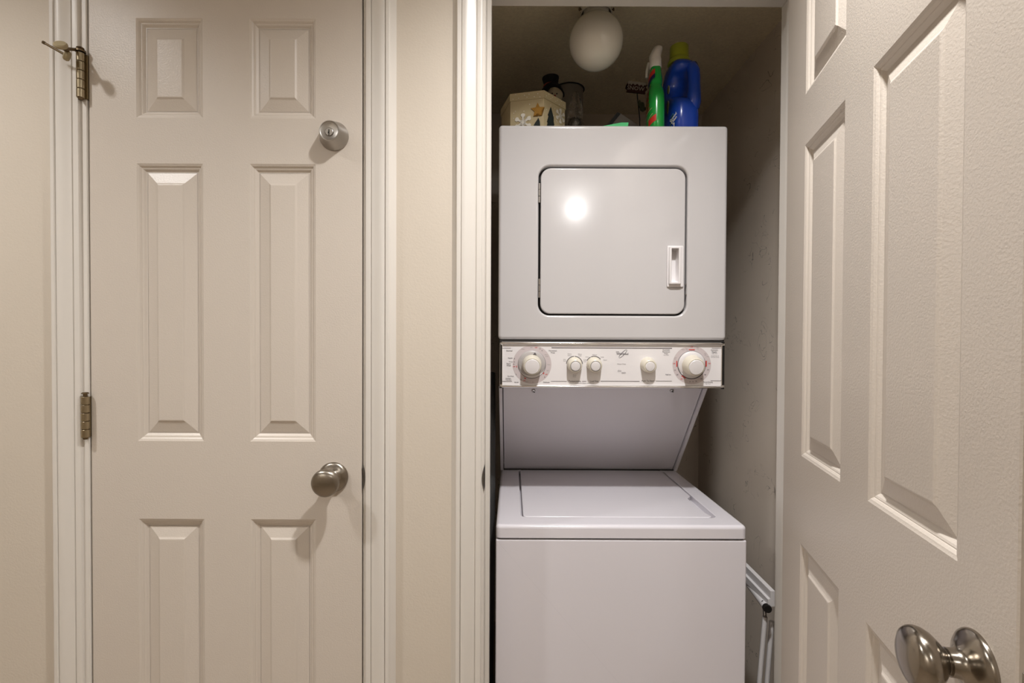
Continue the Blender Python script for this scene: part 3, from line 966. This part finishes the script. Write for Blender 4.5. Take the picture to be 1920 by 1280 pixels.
# festive hexagonal box
M_BOX = mat('cream_card', (0.47, 0.385, 0.225), 0.6, var=0.03, var_scale=30)
M_SNOW = mat('white_card', (0.74, 0.70, 0.62), 0.6)
M_GOLD = mat('gold_glitter', (0.52, 0.27, 0.05), 0.5, metal=.3, bump=(1500, 1.0, .002), var=.35, var_scale=900)
M_DKGREEN = mat('dark_green_card', (0.010, 0.016, 0.014), 0.7)
hb = thing('gift_box', 'cream hexagonal Christmas box with a gold star and snowflakes', 'box', (.0585, 1.500, ZD))
hcx, hcy, side, a0 = .0585, 1.500, .0985, 106.5 + 180
zl = EYE + .7005
def hexpts(r, off=0):
    return [(hcx + r * math.cos(math.radians(a0 + 60 * k)), hcy + r * math.sin(math.radians(a0 + 60 * k))) for k in range(6)]
FX = frame((0, 0, 0), (1, 0, 0), (0, 1, 0))
bm = bmesh.new(); prism(bm, FX, hexpts(side - .0025), ZD, zl - .004); obj('body', bm, M_BOX, hb, smooth=0)
bm = bmesh.new()
A = ring(bm, FX, hexpts(side - .0022), zl - .0215); B = ring(bm, FX, hexpts(side), zl - .0215); Cx = ring(bm, FX, hexpts(side), zl - .001); Dx = ring(bm, FX, hexpts(side - .001), zl)
bridge(bm, A, B); bridge(bm, B, Cx); bridge(bm, Cx, Dx); bm.faces.new(Dx)
LID = obj('lid', bm, M_BOX, hb, smooth=0)
HV = hexpts(side - .0025)
HL = hexpts(side)
V1, V0, V2 = HV[0], HV[5], HV[1]
def face(P, Q, zz):
    return frame((P[0], P[1], zz), (Q[0] - P[0], Q[1] - P[1], 0), (0, 0, 1))
FA, FB = face(V0, V1, ZD), face(V1, V2, ZD)
def star(cx, cy, r, r2, n=5, rot=90):
    return [((r if k % 2 == 0 else r2) * math.cos(math.radians(rot + 180 * k / n)) + cx, (r if k % 2 == 0 else r2) * math.sin(math.radians(rot + 180 * k / n)) + cy) for k in range(2 * n)]
bm = bmesh.new(); prism(bm, FA, star(.0790, .0745, .0205, .0095), .0002, .0028); obj('star', bm, M_GOLD, hb, smooth=0)
def snowflake(Fr, cx, cy, r, rot):
    bm = bmesh.new()
    prism(bm, Fr, star(cx, cy, r * .34, r * .30, 6, rot), .0002, .0022)
    for k in range(6):
        t_ = math.radians(rot + 60 * k)
        ca_, sa_ = math.cos(t_), math.sin(t_)
        R2 = lambda x, y: (cx + x * ca_ - y * sa_, cy + x * sa_ + y * ca_)
        arm = [(0.15 * r, -.08 * r), (.60 * r, -.10 * r), (.72 * r, -.24 * r), (.92 * r, -.22 * r), (1.0 * r, 0), (.92 * r, .22 * r), (.72 * r, .24 * r), (.60 * r, .10 * r), (0.15 * r, .08 * r)]
        prism(bm, Fr, [R2(*p) for p in arm], .0002, .0022)
    return obj('snowflake', bm, M_SNOW, hb, smooth=0)
snowflake(FA, .0370, .0440, .0255, 30)
snowflake(FB, .0730, .0800, .0215, 90)
tree = [(-.020, -.030), (.020, -.030), (.013, -.010), (.0165, -.010), (.009, .010), (.013, .010), (.000, .036), (-.013, .010), (-.009, .010), (-.0165, -.010), (-.013, -.010)]
tree = [(.0290 + x * .95, .0545 + y) for x, y in tree]
bm = bmesh.new(); prism(bm, FB, [(x, y) for x, y in tree], .0002, .0024); obj('fir_tree', bm, M_DKGREEN, hb, smooth=0)
bm = bmesh.new(); deer = [(.066, .030), (.086, .030), (.085, .042), (.081, .044), (.0815, .052), (.0795, .052), (.079, .045), (.072, .040)]
prism(bm, FA, deer, .0002, .0020); obj('deer', bm, M_DKGREEN, hb, smooth=0)
bm = bmesh.new()
rnd = random.Random(9)
for Fr, w_ in ((face(HL[5], HL[0], zl - .0215), side), (face(HL[0], HL[1], zl - .0215), side)):
    for k in range(9):
        a = w_ * (.05 + .9 * (k + rnd.uniform(.1, .9)) / 9); b = .003 + .015 * ((k % 2) * .6 + rnd.uniform(0, .4))
        prism(bm, Fr, [(a + .0012 * math.cos(2 * PI * q / 7), b + .0012 * math.sin(2 * PI * q / 7)) for q in range(7)], 0, .0006)
for Fr in (FA, FB):
    for k in range(9):
        a, b = side * rnd.uniform(.08, .92), rnd.uniform(.055, .098)
        prism(bm, Fr, [(a + .0013 * math.cos(2 * PI * q / 7), b + .0013 * math.sin(2 * PI * q / 7)) for q in range(7)], 0, .0005)
tag(obj('snow_dots', bm, M_SNOW, hb, smooth=0), kind='stuff')

# snowman figure behind the box
M_FELT = mat('black_felt', (0.008, 0.007, 0.007), 0.9)
M_FACE = mat('cream_felt', (0.42, 0.35, 0.24), 0.8, bump=(300, .3, .002))
M_REDF = mat('red_felt', (0.32, 0.05, 0.025), 0.8)
sy = 1.640
sp = W(1041, 177, sy)
sm = thing('snowman_figure', 'small cream snowman in a black top hat behind the festive box', 'ornament', (sp.x, sy, ZD))
bm = bmesh.new()
lathe(bm, [(0, ZD), (.030, ZD), (.039, ZD + .015), (.041, ZD + .045), (.039, ZD + .085), (.034, ZD + .118), (.030, ZD + .135), (.026, sp.z - .026), (.010, sp.z - .02), (0, sp.z - .02)], (sp.x, sy, 0), (0, 0, 1), 32)
obj('body', bm, M_FACE, sm)
bm = bmesh.new(); sphere(bm, sp, .0265, .95, .95, 1.08); hd = obj('head', bm, M_FACE, sm)
for px, py in ((1035.5, 175.0), (1044.2, 175.6)):
    bm = bmesh.new()
    q = W(px, py, sy - .0245); sphere(bm, q, .0023, 1, .6, 1, 10, 8)
    obj('eye', bm, M_FELT, hd)
bm = bmesh.new(); q = W(1040.6, 179.4, sy - .026); lathe(bm, [(0, -.004), (.0036, -.004), (.0028, .003), (0, .008)], q, (0, -1, -.2), 12); obj('nose', bm, M_REDF, hd)
bm = bmesh.new()
hz = W(1041, 170.5, sy).z
hc = W(1036, 150, sy)
lathe(bm, [(0, 0), (.0235, 0), (.0250, .002), (.0225, .006), (.0232, .018), (.0272, .0365), (.0268, .0385), (0, .0385)], (W(1033.5, 160, sy).x, sy, hz + .004), (-.06, 0, 1), 32)
obj('hat', bm, M_FELT, sm)
bm = bmesh.new()
lathe(bm, [(.0243, .0045), (.0252, .006), (.0252, .0125), (.0243, .014)], (W(1033.5, 160, sy).x, sy - .0005, hz + .0035), (-.06, 0, 1), 32)
obj('hat_band', bm, M_REDF, sm)
bm = bmesh.new()
bs = []
for k in range(32):
    t_ = 2 * PI * k / 32
    rr = .041 + .003 * math.sin(3 * t_)
    bs.append((rr * math.cos(t_), rr * math.sin(t_), -.016 * abs(math.cos(t_)) ** 2.2 + .002))
Mh = Matrix.Translation((W(1035, 160, sy).x, sy, hz + .002))
top = [bm.verts.new(Mh @ Vector((x, y, z + .004))) for x, y, z in bs]; bot = [bm.verts.new(Mh @ Vector((x, y, z - .002))) for x, y, z in bs]
tc_ = bm.verts.new(Mh @ Vector((0, 0, .006))); bc_ = bm.verts.new(Mh @ Vector((0, 0, 0)))
for k in range(32):
    j = (k + 1) % 32
    bm.faces.new((top[k], top[j], tc_)); bm.faces.new((bot[j], bot[k], bc_)); bm.faces.new((bot[k], bot[j], top[j], top[k]))
obj('brim', bm, M_FELT, sm)

# clear crinkled ornament
M_CLEAR = mat('clear_crinkled_plastic', (0.80, 0.78, 0.75), 0.03, trans=1.0, ior=1.45, bump=(50, 1.0, .012))
M_FOIL = mat('dull_silver', (0.30, 0.28, 0.26), 0.25, metal=.8, bump=(70, .8, .006))
cyY = 1.640
c0 = W(1079, 232, cyY)
t = thing('clear_ornament', 'shiny clear plastic dome ornament between the snowman and the sign', 'ornament', (c0.x, cyY, ZD))
topz = W(1079, 171, cyY).z
hgt = topz - ZD
bm = bmesh.new()
rings = []
for k in range(25):
    u = k / 24
    rb = .0300 * (1 - min(u, .999) ** 3.0) ** .5
    rb = max(rb, .0008)
    ps = []
    for q in range(40):
        t_ = 2 * PI * q / 40
        nz = noise.noise(Vector((math.cos(t_) * 2.2, math.sin(t_) * 2.2, u * 7))) * .0030 * (1 - u * .6)
        ps.append(Vector((c0.x + (rb + nz * (rb > .004)) * math.cos(t_), cyY + (rb + nz * (rb > .004)) * math.sin(t_), ZD + hgt * u)))
    rings.append(ps)
loft(bm, rings)
obj('dome', bm, M_CLEAR, t, smooth=60)
bm = bmesh.new()
lathe(bm, [(0, ZD + .001)] + [((.0215 if k % 2 else .0185) * (1 - .25 * k / 14), ZD + .002 + hgt * .60 * k / 14) for k in range(15)] + [(0, ZD + hgt * .64)], (c0.x - .002, cyY, 0), (0, 0, 1), 28)
obj('ribbed_core', bm, M_FOIL, t, smooth=50)

# little SNOW sign on a stick
M_SIGN = mat('dark_red_wood', (0.055, 0.013, 0.008), 0.7)
M_SNOWP = mat('dull_white_paint', (0.46, 0.42, 0.37), 0.7)
M_STICK = mat('dark_stick', (0.012, 0.009, 0.007), 0.8)
M_LEAF = mat('olive_felt', (0.05, 0.055, 0.025), 0.8)
gyS = 1.66
t = thing('snow_sign', 'tiny dark red wooden sign reading SNOW on a thin stick', 'sign', (W(1197, 200, gyS).x, gyS, ZD))
q = W(1193, 164.5, gyS)
rot = -.105
SF = frame(q, (math.cos(rot), 0, math.sin(rot)), (-math.sin(rot), 0, math.cos(rot)))
u = gyS / F_PX
out = [(-17.5, -9.5), (18, -9.5), (17, -5), (20.5, -1), (17, 3), (20, 7), (17, 9.5), (-16, 9.5), (-15, 6), (-19, 3.5), (-16, .5), (-20, -2.5), (-16.5, -5)]
bm = bmesh.new(); prism(bm, SF, [(a * u, b * u) for a, b in out], -.004, .001, .0006); obj('sign_board', bm, M_SIGN, t, smooth=0)
cap = [(-16, 10.5), (-17, 7.5), (-14.5, 2.5), (-13, 6.5), (-10, 3.5), (-7, 7), (-3, 4.0), (1, 7.2), (5, 3.5), (9, 6.5), (12, 2.5), (15, 6.5), (17.5, 5.5), (17.5, 10.5)]
bm = bmesh.new(); prism(bm, SF, [(a * u, b * u) for a, b in cap], .0005, .0024); obj('painted_snow', bm, M_SNOWP, t, smooth=0)
bm = bmesh.new(); text_into(bm, 'SNOW', SF, 10.5 * u, -1.0 * u, -1.8 * u, .0016, bold=.00012, xs=1.0); obj('lettering', bm, M_SNOWP, t, smooth=0, recalc=False)
bm = bmesh.new(); prism(bm, SF, [(-14 * u, 10.4 * u), (6 * u, 10.2 * u), (4 * u, 12.6 * u), (-1 * u, 13.0 * u), (-4 * u, 14.4 * u), (-8 * u, 12.8 * u)], -.003, .001); obj('bird_shape', bm, M_RUBBER, t, smooth=0)
p0, p1 = W(1194.5, 174, gyS), W(1199.5, 222, gyS)
bm = bmesh.new(); tube(bm, [p0, p0.lerp(p1, .5), p1, p1 + Vector((.004, .0, ZD - p1.z))], .0017, 8); obj('stick', bm, M_STICK, t)
lf = W(1202.5, 199.5, gyS)
LFr = frame(lf, (1, 0, 0), (0, 0, 1))
lp = [(-6, 8), (-7, 2), (-4.5, -2), (-2, -8.5), (2.5, -11), (6, -9), (5.5, -6), (9.5, -6.5), (8, -3.5), (5.5, -2), (5.5, 2), (3, 6.5), (-1, 7), (-2.5, 10), (-5, 11.5)]
bm = bmesh.new(); prism(bm, LFr, [(a * u, b * u) for a, b in lp], .002, .006, .001); obj('mitten', bm, M_LEAF, t, smooth=20)

# black-edged grey carton and green card
M_CARTON = mat('dull_grey_card', (0.23, 0.20, 0.18), 0.7)
yc = 1.575
def on(px, py):
    p = W(px, py, yc); return (p.x, p.z)
zc_ = ZD
FCt = frame((0, yc, 0), (1, 0, 0), (0, 0, 1))
tp0, tp1 = on(1157, 211), on(1164, 213)
sl = (on(1141, 231)[0] - tp0[0]) / (on(1141, 231)[1] - tp0[1])
bl = (tp0[0] + sl * (zc_ - tp0[1]), zc_)
bl2 = (tp1[0] + sl * (zc_ - tp1[1]), zc_)
rt = on(1230, 256)
ct = thing('carton', 'grey carton with a black edge lying behind the green card', 'carton', ((bl[0] + rt[0]) / 2, yc, ZD))
bm = bmesh.new(); prism(bm, FCt, [bl, bl2, tp1, tp0], -.05, .002); obj('black_edge', bm, M_BLACK, ct, smooth=0)
bm = bmesh.new(); prism(bm, FCt, [bl2, (rt[0], zc_), rt, tp1], -.05, 0); obj('panel', bm, M_CARTON, ct, smooth=0)
M_GREENC = mat('bright_green_card', (0.03, 0.40, 0.12), 0.5)
yg = YD + .018
a0_, a1_ = W(1118, 234, yg).x, W(1178.5, 234, yg).x
FCg = frame((0, yg, 0), (1, 0, 0), (0, 0, 1))
zg = W(1178, 229.5, yg).z
bm = bmesh.new(); prism(bm, FCg, [(a0_, ZD), (a1_ - .002, ZD), (a1_, zg), (a1_ - .02, zg - .0003), (a0_, ZD + .0012)], -.07, 0)
tag(centre_origin(obj('green_card', bm, M_GREENC, smooth=0)), 'bright green card lying at the front edge of the dryer top', 'card')


# bottles
def superring(c, a, b, z, n=40, e=2.6, rot=0.0):
    ps = []
    for k in range(n):
        t_ = 2 * PI * k / n
        x = a * math.copysign(abs(math.cos(t_)) ** (2 / e), math.cos(t_))
        y = b * math.copysign(abs(math.sin(t_)) ** (2 / e), math.sin(t_))
        ps.append(Vector((c[0] + x * math.cos(rot) - y * math.sin(rot), c[1] + x * math.sin(rot) + y * math.cos(rot), z)))
    return ps


M_GREEN = mat('green_plastic', (0.012, 0.30, 0.045), 0.22, coat=.3)
M_WHITEP = mat('white_spray_plastic', (0.72, 0.68, 0.62), 0.35)
M_REDL = mat('red_label', (0.52, 0.03, 0.015), 0.35)
M_NAVY = mat('navy_label', (0.012, 0.014, 0.07), 0.35)
M_YELL = mat('pale_yellow_print', (0.60, 0.48, 0.25), 0.4)
M_BLUE = mat('blue_plastic', (0.010, 0.055, 0.40), 0.24, coat=.25)
M_LIME = mat('lime_plastic', (0.38, 0.42, 0.03), 0.35)
sb_c = (.4020, 1.428)
sb = thing('spray_bottle', 'green spray bottle with a white trigger head left of the blue jug', 'bottle', (sb_c[0], sb_c[1], ZD))
SP = [(0, .0205, .038), (.003, .0230, .0405), (.05, .0238, .041), (.100, .0236, .0405), (.118, .0228, .0380), (.132, .0208, .0335), (.140, .0180, .0290), (.146, .0166, .0268), (.151, .0172, .0270), (.158, .0180, .0268), (.172, .0172, .0236), (.188, .0154, .0190), (.200, .0140, .0152), (.206, .0135, .0136)]
RB = math.radians(-4)
def sb_at(zz):
    for (z0, a0, b0), (z1, a1, b1) in zip(SP, SP[1:]):
        if z0 <= zz <= z1:
            f_ = (zz - z0) / (z1 - z0); return a0 + (a1 - a0) * f_, b0 + (b1 - b0) * f_
    return SP[-1][1:]
bm = bmesh.new(); loft(bm, [superring(sb_c, a, b, ZD + z_, 44, 2.5, RB) for z_, a, b in SP]); obj('body', bm, M_GREEN, sb, smooth=50)
def sb_patch(bm, t0, t1, z0, z1, off=.0006, n=8, skew=0.0):
    G = []
    for j in range(n + 1):
        zz = z0 + (z1 - z0) * j / n
        row = []
        for i in range(n + 1):
            t_ = math.radians(t0 + (t1 - t0) * i / n)
            zq = zz + skew * (i / n)
            a, b = sb_at(zq); a += off; b += off
            x = a * math.copysign(abs(math.cos(t_)) ** .8, math.cos(t_)); y = b * math.copysign(abs(math.sin(t_)) ** .8, math.sin(t_))
            row.append(bm.verts.new((sb_c[0] + x * math.cos(RB) - y * math.sin(RB), sb_c[1] + x * math.sin(RB) + y * math.cos(RB), ZD + zq)))
        G.append(row)
    for j in range(n):
        for i in range(n):
            bm.faces.new((G[j][i], G[j][i + 1], G[j + 1][i + 1], G[j + 1][i]))
bm = bmesh.new(); sb_patch(bm, 165, 256, .160, .176, .0007, skew=.016); obj('red_patch', bm, M_REDL, sb, smooth=60)
bm = bmesh.new(); sb_patch(bm, 205, 262, .026, .044, .0007, skew=.012); obj('red_patch', bm, M_REDL, sb, smooth=60)
bm = bmesh.new(); sb_patch(bm, 165, 256, .145, .1585, .0009, skew=.018); obj('navy_patch', bm, M_NAVY, sb, smooth=60)
bm = bmesh.new()
for k in range(6):
    z_ = .062 + .012 * k
    sb_patch(bm, 168, 214 - 3 * k, z_, z_ + .0075, .0008, 5, skew=.014)
obj('red_lettering', bm, mat('dark_red_print', (.22, .03, .02), .4), sb, smooth=60)
for q in ((200, 240, .044, .0455), (160, 236, .060, .0612), (160, 212, .134, .1354), (160, 236, .1770, .1782)):
    bm = bmesh.new(); sb_patch(bm, *q, .0010, 5, .014); obj('yellow_outline', bm, M_YELL, sb, smooth=60)
# spray head seen from behind: collar, then a hood that leans over
bm = bmesh.new()
lathe(bm, [(0, ZD + .2000), (.0150, ZD + .2000), (.0166, ZD + .2020), (.0164, ZD + .2250), (.0150, ZD + .2290), (0, ZD + .2290)], (*sb_c, 0), (0, 0, 1), 32)
hdS = obj('collar', bm, M_WHITEP, sb)
bm = bmesh.new()
HP = [(.222, -.0010, .0152, .0155, 0), (.230, -.0012, .0156, .0175, .001), (.238, -.0002, .0156, .0195, .003), (.245, .0022, .0152, .0215, .005), (.2505, .0042, .0148, .0215, .006), (.2555, .0058, .0140, .0195, .006), (.2595, .0068, .0122, .0160, .005), (.2622, .0072, .0088, .0110, .004), (.2634, .0073, .0035, .0045, .004)]
loft(bm, [superring((sb_c[0] + dx, sb_c[1] + dy), a, b, ZD + z_, 32, 2.3) for z_, dx, a, b, dy in HP])
obj('spray_head', bm, M_WHITEP, sb, smooth=60)
bm = bmesh.new()
tube(bm, [(sb_c[0] - .009, sb_c[1] + .030, ZD + .232), (sb_c[0] - .014, sb_c[1] + .034, ZD + .212), (sb_c[0] - .0165, sb_c[1] + .030, ZD + .190)], [.006, .005, .0035], 12)
obj('trigger', bm, M_WHITEP, sb)

# detergent jug, handle end towards the hall
jc = (.4840, 1.462)
jr = math.radians(6)
jg = thing('detergent_jug', 'blue detergent jug with a lime green cap right of the spray bottle', 'bottle', (jc[0], jc[1], ZD))
def J2(x, y, z):     # local: y towards the back, handle at -y
    return Vector((jc[0] + x * math.cos(jr) - y * math.sin(jr), jc[1] + x * math.sin(jr) + y * math.cos(jr), ZD + z))
def jring(z, a, y0, y1, e=3.0, n=44, xs=0.0):
    ps = []
    cy_, b = (y0 + y1) / 2, (y1 - y0) / 2
    for k in range(n):
        t_ = 2 * PI * k / n
        x = a * math.copysign(abs(math.cos(t_)) ** (2 / e), math.cos(t_)); y = b * math.copysign(abs(math.sin(t_)) ** (2 / e), math.sin(t_))
        ps.append(J2(x + xs, cy_ + y, z))
    return ps
bm = bmesh.new()
JP = [(0, .037, -.052, .058), (.004, .0415, -.058, .062), (.060, .0422, -.058, .062), (.096, .0418, -.0575, .062), (.110, .0405, -.052, .062), (.120, .0388, -.036, .062), (.128, .0385, -.016, .062), (.140, .0380, -.002, .062), (.165, .0375, .002, .061),
      (.185, .0370, -.004, .060), (.196, .0365, -.022, .059), (.203, .0360, -.038, .058), (.214, .0350, -.043, .056), (.224, .0320, -.038, .052), (.232, .0270, -.028, .044), (.236, .0235, -.020, .036)]
loft(bm, [jring(z_, a, y0, y1) for z_, a, y0, y1 in JP])
obj('body', bm, M_BLUE, jg, smooth=60)
bm = bmesh.new()
hpts = [(0, -.020, .213), (.002, -.034, .206), (.003, -.041, .190), (.004, -.0435, .170), (.004, -.0440, .150), (.004, -.0440, .128), (.003, -.0420, .105), (.002, -.036, .090)]
rs = [.013, .0165, .0170, .0165, .0165, .0180, .0205, .020]
tube(bm, [J2(x + .017, y, z_) for x, y, z_ in hpts], rs, 20)
obj('handle', bm, M_BLUE, jg, smooth=60)
bm = bmesh.new()
lathe(bm, [(0, .2335), (.0310, .2335), (.0325, .2350), (.0325, .2400), (.0300, .2460), (.0275, .2480), (.0270, .2520), (.0262, .2840), (.0250, .2870), (0, .2870)], J2(0, .010, 0), (0, 0, 1), 44)
obj('cap', bm, M_LIME, jg, smooth=40)
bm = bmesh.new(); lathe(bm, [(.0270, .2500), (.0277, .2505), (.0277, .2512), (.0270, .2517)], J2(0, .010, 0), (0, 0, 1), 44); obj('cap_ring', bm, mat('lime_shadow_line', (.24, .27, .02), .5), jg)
# printing on the left face and the front-left corner
JF = frame(J2(-.0415, .000, 0), (J2(-.0415, -1, 0) - J2(-.0415, 0, 0)), (0, 0, 1))
bm = bmesh.new()
fj = frame(J2(-.0405, -.0510, 0), (J2(.42, -1, 0) - J2(0, 0, 0)), (0, 0, 1))
text_into(bm, 'Crystal', fj, .0098, .000, .0540, .0032, rot=.62, bold=.0003)
text_into(bm, 'Clean', fj, .0098, .003, .0455, .0032, rot=.62, bold=.0003)
text_into(bm, '7', fj, .015, .003, .0310, .0032, rot=.3, bold=.0005)
obj('lettering', bm, M_SNOW, jg, smooth=0, recalc=False)
bm = bmesh.new()
for a, b, w_, h_ in ((.012, .150, .007, .012), (.010, .100, .006, .020)):
    prism(bm, JF, [(a + w_ * math.cos(2 * PI * q / 14), b + h_ * math.sin(2 * PI * q / 14)) for q in range(14)], -.002, .0006)
obj('label_spots', bm, mat('olive_print', (.22, .21, .12), .5), jg, smooth=0)
bm = bmesh.new()
for k in range(4):
    prism(bm, JF, [(.022 + .004 * k, .030 + .010 * k), (.034 + .004 * k, .034 + .010 * k), (.034 + .004 * k, .038 + .010 * k), (.022 + .004 * k, .034 + .010 * k)], -.002, .0006)
obj('teal_print', bm, mat('teal_print', (.03, .14, .22), .5), jg, smooth=0)

# ------------------------------------------------------------------ drying rack right of the washer
rk = thing('drying_rack', 'folded white metal rack standing between the washer and closet wall', 'rack', (.665, 1.45, 0))
zr = W(1441, 1142, 1.292).z
e0, e1 = W(1438.5, 1140, 1.292), W(1405, 1095.5, 1.425)
dv = (e1 - e0)
bm = bmesh.new(); tube(bm, [e0, e0 + dv * 1.0, e0 + dv * 3.6], .0098, 18); tb = obj('front_tube', bm, M_RACK, rk)
bm = bmesh.new(); nd = -dv.normalized()
lathe(bm, [(0, -.006), (.0104, -.006), (.0106, .003), (.0095, .006), (0, .0065)], e0, nd, 20); obj('end_cap', bm, M_BLACK, tb)
bm = bmesh.new(); hq = e0 - nd * .024 + Vector((-.0045, -.004, .0072)); lathe(bm, [(0, 0), (.0030, 0), (.0030, .0016), (0, .0016)], hq, (-.35, -.35, .85), 12); obj('screw_hole', bm, M_BLACK, tb)
r0, r1 = W(1449, 1108, 1.292), W(1405, 1064, 1.425)
bm = bmesh.new()
dx = (r1 - r0)
r2 = r0 + dx * 3.6
A = [bm.verts.new(r0 + Vector(q)) for q in ((-.006, 0, 0), (.006, 0, 0), (.006, 0, -.040), (-.012, 0, -.040), (-.012, 0, -.022), (-.006, 0, -.020))]
B = [bm.verts.new(r2 + Vector(q)) for q in ((-.006, 0, 0), (.006, 0, 0), (.006, 0, -.040), (-.012, 0, -.040), (-.012, 0, -.022), (-.006, 0, -.020))]
bridge(bm, A, B); bm.faces.new(A); bm.faces.new(B)
obj('flat_rail', bm, M_RACK, rk, smooth=0)
l0, l1 = W(1434.5, 1160, 1.306), W(1424, 1280, 1.306)
sc_ = (l0.z - .008) / (l0.z - l1.z)
bm = bmesh.new(); tube(bm, [l0 + Vector((0, 0, .006)), l0 + (l1 - l0) * sc_], .0062, 14); obj('leg', bm, M_RACK, rk)
l0b, l1b = W(1447, 1185, 1.33), W(1439, 1280, 1.33)
sc_ = (l0b.z - .008) / (l0b.z - l1b.z)
bm = bmesh.new(); tube(bm, [l0b + Vector((0, .0, .03)), l0b + (l1b - l0b) * sc_], .0062, 14); obj('leg', bm, M_RACK, rk)
for k in (2, 3):
    e = e0 + dv * k
    bm = bmesh.new(); tube(bm, [e + Vector((0, 0, -.008)), Vector((e.x - .02, e.y, .004))], .0062, 14); obj('leg', bm, M_RACK, rk)
bm = bmesh.new()
c_ = W(1434, 1152, 1.300)
tube(bm, [e0 - nd * .016 + Vector((-.001, 0, -.008)), c_, l0 + Vector((0, 0, .004))], .0045, 10); obj('pivot_clip', bm, M_STEEL, rk)

# drain hose in the dark gap left of the washer
bm = bmesh.new()
hp_ = []
for k in range(15):
    u_ = k / 14
    hp_.append((-.066 + .006 * math.sin(u_ * 3), 1.62 - .20 * math.sin(u_ * PI * .6), 1.10 - 1.05 * u_))
tube(bm, hp_, .0125, 14)
tag(centre_origin(obj('drain_hose', bm, M_HOSE)), 'dark drain hose hanging in the narrow gap left of the washer', 'hose')
